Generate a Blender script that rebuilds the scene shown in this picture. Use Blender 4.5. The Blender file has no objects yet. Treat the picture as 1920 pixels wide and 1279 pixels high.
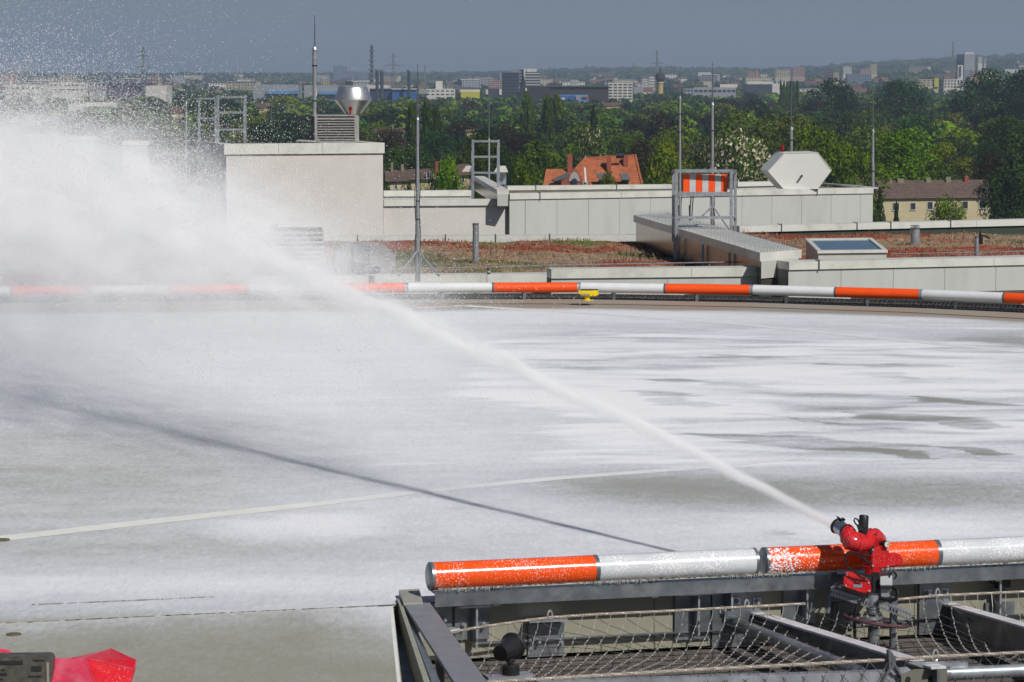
import bpy, bmesh, math, random
import numpy as np
from mathutils import Vector, Matrix, noise
S = bpy.context.scene
COL = S.collection
R = math.radians

# ---------------------------------------------------------------- camera
F = 5800.0                      # focal length in pixels of a 1920 px wide frame
CAMZ = 3.0
PITCH = math.atan(499.5 / F)
cam = bpy.data.objects.new('camera', bpy.data.cameras.new('camera'))
COL.objects.link(cam); S.camera = cam
cam.location = (0, 0, CAMZ)
cam.rotation_euler = (math.pi / 2 - PITCH, 0, 0)
cam.data.sensor_width = 36; cam.data.lens = 36 * F / 1920
cam.data.clip_start = 0.1; cam.data.clip_end = 40000

# ---------------------------------------------------------------- light
SUN = Vector((0.58, -0.85, 0.95)).normalized()      # towards the sun
world = bpy.data.worlds.new('World'); S.world = world; world.use_nodes = True
wn = world.node_tree
sky = wn.nodes.new('ShaderNodeTexSky'); sky.sky_type = 'NISHITA'; sky.sun_disc = False
sky.sun_elevation = math.asin(SUN.z); sky.sun_rotation = math.atan2(SUN.x, SUN.y)
sky.air_density = 0.65; sky.dust_density = 1.15; sky.ozone_density = 3.0; sky.altitude = 100
wn.links.new(sky.outputs[0], wn.nodes['Background'].inputs[0])
wn.nodes['Background'].inputs[1].default_value = 0.05
sun = bpy.data.objects.new('sun', bpy.data.lights.new('sun', 'SUN'))
sun.data.energy = 3.9; sun.data.angle = R(0.53); sun.data.color = (1.0, 0.965, 0.91)
sun.rotation_euler = SUN.to_track_quat('Z', 'Y').to_euler(); COL.objects.link(sun)
S.view_settings.view_transform = 'Standard'; S.view_settings.look = 'None'
S.view_settings.exposure = 0.0; S.view_settings.gamma = 1; S.view_settings.use_curve_mapping = False
S.render.engine = 'CYCLES'
S.cycles.max_bounces = 10; S.cycles.diffuse_bounces = 3; S.cycles.glossy_bounces = 3
S.cycles.transmission_bounces = 4; S.cycles.transparent_max_bounces = 16; S.cycles.volume_bounces = 8
S.cycles.volume_max_steps = 160; S.cycles.volume_step_rate = 1.0
S.cycles.use_adaptive_sampling = True; S.cycles.adaptive_threshold = 0.02

# ---------------------------------------------------------------- placing
cp, sp = math.cos(PITCH), math.sin(PITCH)
def ray(u, v):
    a, b = (u - 960) / F, (639.5 - v) / F
    return Vector((a, cp + b * sp, -sp + b * cp))
CAM = Vector((0, 0, CAMZ))
def P(u, v, Y):
    d = ray(u, v); return CAM + d * (Y / d.y)
def PZ(u, v, z):
    d = ray(u, v); return CAM + d * ((z - CAMZ) / d.z)
# frame of the near deck edge: a along the edge, b inward over the deck, z up
T0 = PZ(803, 1081, 0.16); T1 = PZ(1770, 1037, 0.16)
EE = (T1 - T0); EE.z = 0; EE.normalize()
NN = Vector((-EE.y, EE.x, 0))
O0 = Vector((T0.x, T0.y, 0))
def L(a, b, z): return O0 + EE * a + NN * b + Vector((0, 0, z))
def Q(u, v, b):
    d = ray(u, v); t = (b - (CAM - O0).dot(NN)) / d.dot(NN); return CAM + d * t
def aof(p): return (p - O0).dot(EE)

# ---------------------------------------------------------------- materials
MATS = {}
def mat(name, col, rough=0.7, metal=0.0, var=0.12, scale=6.0, bump=0.0, bscale=30.0, spec=0.4,
        dirt=None, dirtamt=0.0, dirtscale=2.0, stretch=(1, 1, 1)):
    if name in MATS: return MATS[name]
    m = bpy.data.materials.new(name); m.use_nodes = True; nt = m.node_tree
    bs = nt.nodes['Principled BSDF']
    bs.inputs['Roughness'].default_value = rough; bs.inputs['Metallic'].default_value = metal
    bs.inputs['Specular IOR Level'].default_value = spec
    tc = nt.nodes.new('ShaderNodeTexCoord'); mp = nt.nodes.new('ShaderNodeMapping')
    mp.inputs['Scale'].default_value = stretch
    nt.links.new(tc.outputs['Object'], mp.inputs[0])
    nz = nt.nodes.new('ShaderNodeTexNoise'); nz.inputs['Scale'].default_value = scale
    nz.inputs['Detail'].default_value = 5
    nt.links.new(mp.outputs[0], nz.inputs['Vector'])
    cr = nt.nodes.new('ShaderNodeValToRGB')
    cr.color_ramp.elements[0].position = 0.3; cr.color_ramp.elements[1].position = 0.7
    cr.color_ramp.elements[0].color = tuple(max(0, c * (1 - var)) for c in col) + (1,)
    cr.color_ramp.elements[1].color = tuple(min(1, c * (1 + var)) for c in col) + (1,)
    nt.links.new(nz.outputs[0], cr.inputs[0]); out = cr.outputs[0]
    if dirt is not None:
        n2 = nt.nodes.new('ShaderNodeTexNoise'); n2.inputs['Scale'].default_value = dirtscale
        n2.inputs['Detail'].default_value = 7; n2.inputs['Roughness'].default_value = 0.65
        nt.links.new(mp.outputs[0], n2.inputs['Vector'])
        r2 = nt.nodes.new('ShaderNodeMapRange'); r2.inputs[1].default_value = 0.48; r2.inputs[2].default_value = 0.72
        r2.inputs[4].default_value = dirtamt
        nt.links.new(n2.outputs[0], r2.inputs[0])
        mx = nt.nodes.new('ShaderNodeMix'); mx.data_type = 'RGBA'
        nt.links.new(r2.outputs[0], mx.inputs[0]); nt.links.new(out, mx.inputs[6])
        mx.inputs[7].default_value = tuple(dirt) + (1,); out = mx.outputs[2]
    nt.links.new(out, bs.inputs['Base Color'])
    if bump > 0:
        n3 = nt.nodes.new('ShaderNodeTexNoise'); n3.inputs['Scale'].default_value = bscale
        n3.inputs['Detail'].default_value = 4
        nt.links.new(mp.outputs[0], n3.inputs['Vector'])
        bp = nt.nodes.new('ShaderNodeBump'); bp.inputs['Strength'].default_value = bump
        bp.inputs['Distance'].default_value = 0.01
        nt.links.new(n3.outputs[0], bp.inputs['Height']); nt.links.new(bp.outputs[0], bs.inputs['Normal'])
    MATS[name] = m; return m

def speckled(name, col, rough, speck=(0.8, 0.8, 0.82), scale=45, amt=0.8, size=0.16, metal=0.0, bump=.25):
    """glossy coated surface with drops of foam clinging to it"""
    m = mat(name, col, rough=rough, metal=metal, var=0.07, scale=4, bump=0.0, spec=0.5, dirt=tuple(min(1, c * .75 + .14) for c in col), dirtamt=0.25, dirtscale=3.5, stretch=(1, 1, 1))
    nt = m.node_tree; bs = nt.nodes['Principled BSDF']
    tc = nt.nodes.new('ShaderNodeTexCoord')
    nz0 = nt.nodes.new('ShaderNodeTexNoise'); nz0.inputs['Scale'].default_value = 30
    nt.links.new(tc.outputs['Object'], nz0.inputs['Vector'])
    ad = nt.nodes.new('ShaderNodeMix'); ad.data_type = 'RGBA'; ad.inputs[0].default_value = 0.03
    nt.links.new(tc.outputs['Object'], ad.inputs[6]); nt.links.new(nz0.outputs['Color'], ad.inputs[7])
    vo = nt.nodes.new('ShaderNodeTexVoronoi'); vo.inputs['Scale'].default_value = scale
    nt.links.new(ad.outputs[2], vo.inputs['Vector'])
    nz = nt.nodes.new('ShaderNodeTexNoise'); nz.inputs['Scale'].default_value = 5
    nt.links.new(tc.outputs['Object'], nz.inputs['Vector'])
    th = nt.nodes.new('ShaderNodeMapRange'); th.inputs[1].default_value = 0.35; th.inputs[2].default_value = 0.65
    th.inputs[3].default_value = size * 0.6; th.inputs[4].default_value = size * 1.7
    nt.links.new(nz.outputs[0], th.inputs[0])
    lt = nt.nodes.new('ShaderNodeMath'); lt.operation = 'LESS_THAN'
    nt.links.new(vo.outputs['Distance'], lt.inputs[0]); nt.links.new(th.outputs[0], lt.inputs[1])
    ml = nt.nodes.new('ShaderNodeMath'); ml.operation = 'MULTIPLY'; ml.inputs[1].default_value = amt
    nt.links.new(lt.outputs[0], ml.inputs[0])
    old = bs.inputs['Base Color'].links[0].from_socket
    mx = nt.nodes.new('ShaderNodeMix'); mx.data_type = 'RGBA'
    nt.links.new(ml.outputs[0], mx.inputs[0]); nt.links.new(old, mx.inputs[6]); mx.inputs[7].default_value = tuple(speck) + (1,)
    nt.links.new(mx.outputs[2], bs.inputs['Base Color'])
    bp = nt.nodes.new('ShaderNodeBump'); bp.inputs['Strength'].default_value = bump; bp.inputs['Distance'].default_value = 0.004
    bp.invert = True
    nt.links.new(vo.outputs['Distance'], bp.inputs['Height']); nt.links.new(bp.outputs[0], bs.inputs['Normal'])
    return m

# ---------------------------------------------------------------- mesh building
class MB:
    def __init__(s): s.v = []; s.f = []; s.m = []
    def add(s, vs, fs, mi=0):
        n = len(s.v); s.v += [Vector(x) for x in vs]
        s.f += [tuple(i + n for i in f) for f in fs]; s.m += [mi] * len(fs); return s
    def prism(s, poly, vec, mi=0):
        """closed polygon (3D points) swept by vec"""
        k = len(poly); vec = Vector(vec)
        a = [Vector(p) for p in poly]; b = [p + vec for p in a]
        fs = [tuple(range(k))[::-1], tuple(range(k, 2 * k))]
        fs += [(i, (i + 1) % k, k + (i + 1) % k, k + i) for i in range(k)]
        return s.add(a + b, fs, mi)
    def box(s, o, ex, ey, ez, mi=0):
        """box from corner o spanned by three edge vectors"""
        o = Vector(o); ex = Vector(ex); ey = Vector(ey); ez = Vector(ez)
        return s.prism([o, o + ex, o + ex + ey, o + ey], ez, mi)
    def cbox(s, c, x, y, z, ex=(1, 0, 0), ey=(0, 1, 0), mi=0):
        ex = Vector(ex).normalized(); ey = Vector(ey).normalized(); ez = ex.cross(ey)
        c = Vector(c)
        return s.box(c - ex * x / 2 - ey * y / 2 - ez * z / 2, ex * x, ey * y, ez * z, mi)
    def tube(s, path, rad, n=8, mi=0, cap=True):
        path = [Vector(p) for p in path]; k = len(path)
        if not hasattr(rad, '__len__'): rad = [rad] * k
        vs = []; up = None
        for i, p in enumerate(path):
            d = (path[min(i + 1, k - 1)] - path[max(i - 1, 0)])
            if d.length < 1e-9: d = Vector((0, 0, 1))
            d.normalize()
            if up is None: up = Vector((0, 0, 1)) if abs(d.z) < 0.9 else Vector((0, 1, 0))
            x = d.cross(up)
            if x.length < 1e-4: x = d.cross(Vector((1, 0, 0)))
            x.normalize(); y = x.cross(d).normalized(); up = y
            for j in range(n):
                t = 2 * math.pi * (j + 0.5) / n
                vs.append(p + (x * math.cos(t) + y * math.sin(t)) * rad[i])
        fs = [(i * n + j, i * n + (j + 1) % n, (i + 1) * n + (j + 1) % n, (i + 1) * n + j) for i in range(k - 1) for j in range(n)]
        if cap: fs += [tuple(range(n))[::-1], tuple(range((k - 1) * n, k * n))]
        return s.add(vs, fs, mi)
    def cyl(s, a, b, r, r2=None, n=12, mi=0): return s.tube([a, b], [r, r if r2 is None else r2], n, mi)
    def hull(s, pts, mi=0, bevel=0.0):
        bm = bmesh.new()
        for p in pts: bm.verts.new(p)
        r = bmesh.ops.convex_hull(bm, input=bm.verts[:])
        bmesh.ops.delete(bm, geom=[g for g in r['geom_interior'] + r['geom_unused'] if isinstance(g, bmesh.types.BMVert)], context='VERTS')
        bmesh.ops.dissolve_limit(bm, angle_limit=0.05, verts=bm.verts[:], edges=bm.edges[:])
        if bevel: bmesh.ops.bevel(bm, geom=bm.edges[:], offset=bevel, segments=2, affect='EDGES', clamp_overlap=True)
        bm.verts.index_update()
        vs = [v.co.copy() for v in bm.verts]; fs = [tuple(v.index for v in f.verts) for f in bm.faces]
        bm.free(); return s.add(vs, fs, mi)
    def mesh(s, name, mats, off=Vector((0, 0, 0)), smooth=False):
        me = bpy.data.meshes.new(name)
        me.from_pydata([tuple(v - off) for v in s.v], [], s.f)
        if not isinstance(mats, (list, tuple)): mats = [mats]
        for m in mats: me.materials.append(m)
        if len(mats) > 1: me.polygons.foreach_set('material_index', s.m)
        me.update()
        if smooth:
            me.polygons.foreach_set('use_smooth', [True] * len(me.polygons))
            try: me.set_sharp_from_angle(angle=R(38))
            except Exception: pass
        bm = bmesh.new(); bm.from_mesh(me); bmesh.ops.recalc_face_normals(bm, faces=bm.faces[:]); bm.to_mesh(me); bm.free()
        return me

def setp(o, label=None, cat=None, group=None, kind=None):
    if label: o['label'] = label
    if cat: o['category'] = cat
    if group: o['group'] = group
    if kind: o['kind'] = kind
    return o
def thing(name, label, cat, loc, group=None):
    o = bpy.data.objects.new(name, None); COL.objects.link(o); o.location = loc
    o.empty_display_size = 0.2
    return setp(o, label, cat, group)
def absloc(o):
    p = Vector(o.location)
    while o.parent: o = o.parent; p += Vector(o.location)
    return p
def part(name, mb, mats, parent, smooth=False, kind=None, label=None):
    """a part; its mesh is given in world coordinates"""
    off = absloc(parent)
    o = bpy.data.objects.new(name, mb.mesh(name, mats, off, smooth)); COL.objects.link(o); o.parent = parent
    if kind: o['kind'] = kind
    if label: o['label'] = label
    return o
def single(name, mb, mats, label=None, cat=None, group=None, kind=None, loc=(0, 0, 0), smooth=False):
    loc = Vector(loc)
    o = bpy.data.objects.new(name, mb.mesh(name, mats, loc, smooth)); COL.objects.link(o); o.location = loc
    return setp(o, label, cat, group, kind)
def dup(root, loc, rotz=0.0, sc=1.0, label=None, parent=None):
    r = root.copy(); COL.objects.link(r); r.location = loc; r.rotation_euler = (0, 0, rotz)
    r.scale = sc if hasattr(sc, '__len__') else (sc, sc, sc)
    if label: r['label'] = label
    if parent is not None: r.parent = parent
    for ch in list(root.children):
        c = ch.copy(); COL.objects.link(c); c.parent = r
        for g in list(ch.children):
            d = g.copy(); COL.objects.link(d); d.parent = c
    return r
def npmesh(name, V, Fq, mats, mi=None, smooth=False):
    me = bpy.data.meshes.new(name); k = Fq.shape[1]
    me.vertices.add(len(V)); me.vertices.foreach_set('co', np.asarray(V, dtype=np.float32).ravel())
    me.loops.add(Fq.size); me.loops.foreach_set('vertex_index', np.asarray(Fq, dtype=np.int32).ravel())
    me.polygons.add(len(Fq)); me.polygons.foreach_set('loop_start', np.arange(0, Fq.size, k, dtype=np.int32))
    me.polygons.foreach_set('loop_total', np.full(len(Fq), k, dtype=np.int32))
    for m in (mats if isinstance(mats, (list, tuple)) else [mats]): me.materials.append(m)
    if mi is not None: me.polygons.foreach_set('material_index', np.asarray(mi, dtype=np.int32))
    me.update(calc_edges=True); me.validate()
    if smooth: me.polygons.foreach_set('use_smooth', [True] * len(me.polygons))
    return me
Z = Vector((0, 0, 1))

# ---------------------------------------------------------------- shared materials
M_panel = mat('pale_panel', (0.48, 0.485, 0.46), rough=0.45, var=0.03, scale=1.5, dirt=(0.30, 0.29, 0.25), dirtamt=0.32, dirtscale=2.6, stretch=(1, 1, 0.22))
M_cap = mat('cap_sheet', (0.60, 0.595, 0.545), rough=0.4, var=0.04, scale=2, dirt=(0.3, 0.3, 0.25), dirtamt=0.45, dirtscale=2.5)
M_render = mat('warm_render', (0.56, 0.53, 0.50), rough=0.9, var=0.04, scale=2.0, bump=0.2, bscale=60, dirt=(0.45, 0.42, 0.38), dirtamt=0.3, dirtscale=0.8)
M_galv = mat('galvanised', (0.36, 0.39, 0.42), rough=0.42, metal=0.55, var=0.22, scale=14, dirt=(0.16, 0.17, 0.18), dirtamt=0.5, dirtscale=5)
M_galvd = mat('galvanised_wet', (0.17, 0.19, 0.21), rough=0.32, metal=0.5, var=0.3, scale=10, dirt=(0.35, 0.36, 0.36), dirtamt=0.5, dirtscale=7)
M_mast = mat('mast_steel', (0.55, 0.56, 0.58), rough=0.3, metal=0.75, var=0.1, scale=8)
M_black = mat('black_plastic', (0.018, 0.018, 0.02), rough=0.42, var=0.2, scale=20, bump=0.1)
M_cable = mat('black_cable', (0.012, 0.012, 0.013), rough=0.5, var=0.1)
M_dark = mat('dark_gap', (0.02, 0.02, 0.022), rough=0.9)
M_louv = mat('louvre_metal', (0.33, 0.32, 0.31), rough=0.5, metal=0.3, var=0.15, scale=12)
M_orange = speckled('orange_coat', (0.86, 0.085, 0.006), 0.2, scale=95, amt=0.6, size=0.24, bump=.08)
M_white = speckled('white_coat', (0.56, 0.58, 0.60), 0.2, speck=(0.85, 0.85, 0.87), scale=75, amt=0.75, size=0.26, bump=.08)
M_orange_far = mat('orange_sleeve_dry', (0.85, 0.085, 0.008), rough=0.4, var=0.06, scale=5)
M_white_far = mat('white_sleeve_dry', (0.66, 0.68, 0.69), rough=0.35, var=0.05, scale=5)
M_red = speckled('red_paint', (0.52, 0.010, 0.014), 0.2, speck=(0.75, 0.6, 0.6), scale=130, amt=0.4, size=0.14, bump=.12)
M_steel = mat('stainless', (0.72, 0.72, 0.71), rough=0.36, metal=0.9, var=0.1, scale=20)
M_rope = mat('steel_rope', (0.42, 0.37, 0.31), rough=0.5, metal=0.35, var=0.4, scale=150)
M_net = mat('net_wire', (0.15, 0.14, 0.13), rough=0.45, metal=0.3, var=0.75, scale=18)
# ================================================================ terrain and far country
HP = [(-900, 131), (0, 138), (600, 139), (950, 137), (1100, 131), (1230, 130), (1430, 131), (1560, 124), (1640, 117), (1750, 111), (1920, 102), (2900, 88)]
def hillv(u):
    for (a, va), (b, vb) in zip(HP, HP[1:]):
        if u <= b: 
            t = max(0, (u - a) / (b - a)); t = t * t * (3 - 2 * t) if False else t
            return va + (vb - va) * t
    return HP[-1][1]
GZ = -27.0
def terr(x, y):
    u = 960 + F * x / max(y, 200)
    zt = CAMZ + (139.8 - hillv(max(-900, min(2900, u)))) * 9500 / F - 13
    t = min(1, max(0, (y - 2600) / 6900)); t = t ** 1.25
    n = noise.noise(Vector((x / 900, y / 900, 3))) * 14 * t + noise.noise(Vector((x / 260, y / 400, 7))) * 5 * t * (1 if y > 4500 else 0.4)
    if y > 9600: zt = zt - (y - 9600) * 0.02
    return GZ + (zt - GZ) * t + n * 0.5
def grid_sheet(xs, ys, fz):
    V = np.array([(x, y, fz(x, y)) for y in ys for x in xs]); nx = len(xs)
    q = [(j * nx + i, j * nx + i + 1, (j + 1) * nx + i + 1, (j + 1) * nx + i) for j in range(len(ys) - 1) for i in range(nx - 1)]
    return V, np.array(q)
M_ground = mat('far_ground', (0.045, 0.062, 0.028), rough=1.0, var=0.45, scale=0.012, dirt=(0.13, 0.12, 0.09), dirtamt=0.55, dirtscale=0.006, spec=0.1)
xs = list(np.linspace(-5200, 5200, 130)); ys = list(np.concatenate([np.linspace(-300, 2400, 12), np.linspace(2600, 9600, 90), np.linspace(9900, 14000, 8)]))
V, q = grid_sheet(xs, ys, terr)
o = bpy.data.objects.new('terrain', npmesh('terrain', V, q, M_ground, smooth=True)); COL.objects.link(o); setp(o, 'flat green country rising to wooded hills on the horizon', kind='structure')

# ---------------------------------------------------------------- foliage
def leafmat(name, c, v=0.35, trans=0.25):
    m = bpy.data.materials.new(name); m.use_nodes = True; nt = m.node_tree
    for n in list(nt.nodes): nt.nodes.remove(n)
    out = nt.nodes.new('ShaderNodeOutputMaterial'); di = nt.nodes.new('ShaderNodeBsdfDiffuse'); tr = nt.nodes.new('ShaderNodeBsdfTranslucent')
    mix = nt.nodes.new('ShaderNodeMixShader'); mix.inputs[0].default_value = trans
    oi = nt.nodes.new('ShaderNodeObjectInfo'); tc = nt.nodes.new('ShaderNodeTexCoord')
    nz = nt.nodes.new('ShaderNodeTexNoise'); nz.inputs['Scale'].default_value = 0.55; nz.inputs['Detail'].default_value = 4
    nt.links.new(tc.outputs['Object'], nz.inputs['Vector'])
    cr = nt.nodes.new('ShaderNodeValToRGB'); cr.color_ramp.elements[0].position = 0.35; cr.color_ramp.elements[1].position = 0.68
    cr.color_ramp.elements[0].color = tuple(x * (1 - v) for x in c) + (1,); cr.color_ramp.elements[1].color = (c[0] * (1 + v * 1.2), c[1] * (1 + v), c[2] * (1 + v * .5), 1)
    nt.links.new(nz.outputs[0], cr.inputs[0])
    hs = nt.nodes.new('ShaderNodeHueSaturation'); mr = nt.nodes.new('ShaderNodeMapRange'); mr.inputs[3].default_value = 0.6; mr.inputs[4].default_value = 1.4
    nt.links.new(oi.outputs['Random'], mr.inputs[0]); nt.links.new(mr.outputs[0], hs.inputs['Value'])
    m2 = nt.nodes.new('ShaderNodeMath'); m2.operation = 'MULTIPLY'; m2.inputs[1].default_value = 7.31; fr = nt.nodes.new('ShaderNodeMath'); fr.operation = 'FRACT'
    nt.links.new(oi.outputs['Random'], m2.inputs[0]); nt.links.new(m2.outputs[0], fr.inputs[0])
    mh = nt.nodes.new('ShaderNodeMapRange'); mh.inputs[3].default_value = 0.475; mh.inputs[4].default_value = 0.53
    nt.links.new(fr.outputs[0], mh.inputs[0]); nt.links.new(mh.outputs[0], hs.inputs['Hue'])
    nt.links.new(cr.outputs[0], hs.inputs['Color'])
    nt.links.new(hs.outputs[0], di.inputs[0]); nt.links.new(hs.outputs[0], tr.inputs[0])
    nt.links.new(di.outputs[0], mix.inputs[1]); nt.links.new(tr.outputs[0], mix.inputs[2]); nt.links.new(mix.outputs[0], out.inputs[0])
    return m
LF = {'bright': leafmat('leaf_bright', (0.135, 0.205, 0.010), .5), 'green': leafmat('leaf_green', (0.062, 0.110, 0.014), .5),
      'dark': leafmat('leaf_dark', (0.026, 0.055, 0.015), .45), 'olive': leafmat('leaf_olive', (0.100, 0.125, 0.020), .4),
      'brown': leafmat('leaf_copper', (0.040, 0.032, 0.018)), 'blossom': leafmat('blossom', (0.50, 0.46, 0.32), v=0.15)}
M_bark = mat('bark', (0.06, 0.045, 0.03), rough=1, var=0.3, scale=3)

def crown_np(rng, w, h, nl, leaf, nlobes=14, shape='round', skew=0.0):
    """crown w wide, h high, base at z=0: leaf faces scattered over many small lobes"""
    lob = []
    for i in range(nlobes):
        if shape == 'round':
            t = rng.uniform(0.05, 1.0); a = rng.uniform(0, 2 * np.pi)
            prof = math.sqrt(max(0.03, 1 - (2 * (t * 0.93) - 0.85) ** 2))
            rr = prof * w / 2 * rng.uniform(0.45, 0.85)
            lob.append((rr * math.cos(a), rr * math.sin(a), h * t * 0.86, w * rng.uniform(0.13, 0.24)))
        elif shape == 'column':
            t = rng.uniform(0.0, 1.0); a = rng.uniform(0, 2 * np.pi); prof = (math.sin(math.pi * min(1, t * 0.8 + 0.18)) ** 0.6)
            lob.append((prof * w * 0.26 * math.cos(a), prof * w * 0.26 * math.sin(a), h * (0.04 + 0.9 * t), w * rng.uniform(0.18, 0.28) * (0.5 + 0.5 * prof)))
        else:
            t = rng.uniform(0, 1); a = rng.uniform(0, 2 * np.pi); prof = 1 - t
            lob.append((prof * w * 0.36 * math.cos(a), prof * w * 0.36 * math.sin(a), h * t * 0.95, w * (0.05 + 0.15 * prof)))
    lob = np.array(lob); idx = rng.integers(0, nlobes, nl)
    c = lob[idx, :3]; r = lob[idx, 3]
    d = rng.normal(size=(nl, 3)); d[:, 2] += 0.35; d /= np.linalg.norm(d, axis=1)[:, None]
    rad = r * rng.uniform(0.72, 1.08, nl)
    p = c + d * rad[:, None] * np.array([1, 1, 0.85])
    nrm = d + rng.normal(size=(nl, 3)) * 0.55; nrm /= np.linalg.norm(nrm, axis=1)[:, None]
    a = np.cross(nrm, rng.normal(size=(nl, 3))); a /= np.linalg.norm(a, axis=1)[:, None]; b = np.cross(nrm, a)
    s = leaf * rng.uniform(0.5, 1.2, nl)[:, None]
    V = np.stack([p - a * s - b * s * .6, p + a * s - b * s * .6, p + a * s + b * s * .6, p - a * s + b * s * .6], 1).reshape(-1, 3)
    V[:, 2] = np.maximum(V[:, 2], -h * .05)
    return V, np.arange(nl * 4).reshape(-1, 4)
def tree_proto(kind, seed, w, h, nl, leaf, shape='round', lobes=14, blossom=0.0):
    rng = np.random.default_rng(seed)
    V, q = crown_np(rng, w, h * 0.8, nl, leaf, lobes, shape)
    V[:, 2] += h * 0.2
    mats = [LF[kind]]; mi = None
    if blossom > 0:
        mats = [LF[kind], LF['blossom']]; zz = V.reshape(-1, 4, 3)[:, 0, 2]
        mi = ((rng.uniform(size=nl) < blossom) & (zz > h * 0.35)).astype(int)
    cm = npmesh('crown', V, q, mats, mi)
    mb = MB(); mb.tube([(0, 0, -0.3), (0.1, 0, h * 0.2), (0.05, 0.1, h * 0.45), (0, 0, h * 0.8)], [h * .028, h * .02, h * .014, h * .004], 7)
    for i in range(6):
        a = rng.uniform(0, 6.28); z0 = h * rng.uniform(0.22, 0.5)
        mb.tube([(0, 0, z0), (math.cos(a) * w * .2, math.sin(a) * w * .2, z0 + h * .12), (math.cos(a) * w * .36, math.sin(a) * w * .36, z0 + h * .26)], [h * .01, h * .006, h * .002], 5)
    return cm, mb.mesh('trunk', M_bark)
def plant_tree(proto, u, Y, vtop, wpx, label, name='broadleaf_tree', group=None, cat='tree', rz=0.0, z0=GZ, base_h=10.0, base_w=10.0):
    """a tree whose top shows at vtop and whose crown is wpx wide"""
    p = P(u, vtop, Y); hh = p.z - z0; ww = wpx * Y / F
    r = thing(name, label, cat, (p.x, Y, z0), group)
    r.scale = (ww / base_w, ww / base_w, hh / base_h); r.rotation_euler.z = rz
    for nm, me in (('crown', proto[0]), ('trunk', proto[1])):
        c = bpy.data.objects.new(nm, me); COL.objects.link(c); c.parent = r
    return r
# prototypes 10 m wide, 10 m high (scaled when planted)
PRO = {}
for k, nv in (('bright', 3), ('green', 3), ('dark', 2), ('olive', 2), ('brown', 2)):
    PRO[k] = [tree_proto(k, 11 * i + hash(k) % 1 + len(k) * 7, 10, 10, 5200, 0.17, lobes=34) for i in range(nv)]
PRO['far'] = {k: [tree_proto(k, 50 + 3 * i + len(k), 10, 10, 1300, 0.30, lobes=22) for i in range(2)] for k in ('bright', 'green', 'dark', 'olive', 'brown')}
PRO['poplar'] = [tree_proto('green', 71 + i, 10, 10, 2600, 0.42, shape='column', lobes=26) for i in range(2)]
PRO['conifer'] = [tree_proto('dark', 81 + i, 10, 10, 3000, 0.26, shape='cone', lobes=44) for i in range(2)]
PRO['chestnut'] = [tree_proto('green', 91, 10, 10, 5600, 0.17, lobes=40, blossom=0.42), tree_proto('green', 92, 10, 10, 5200, 0.17, lobes=36, blossom=0.2)]
rnd = random.Random(5)
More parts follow.
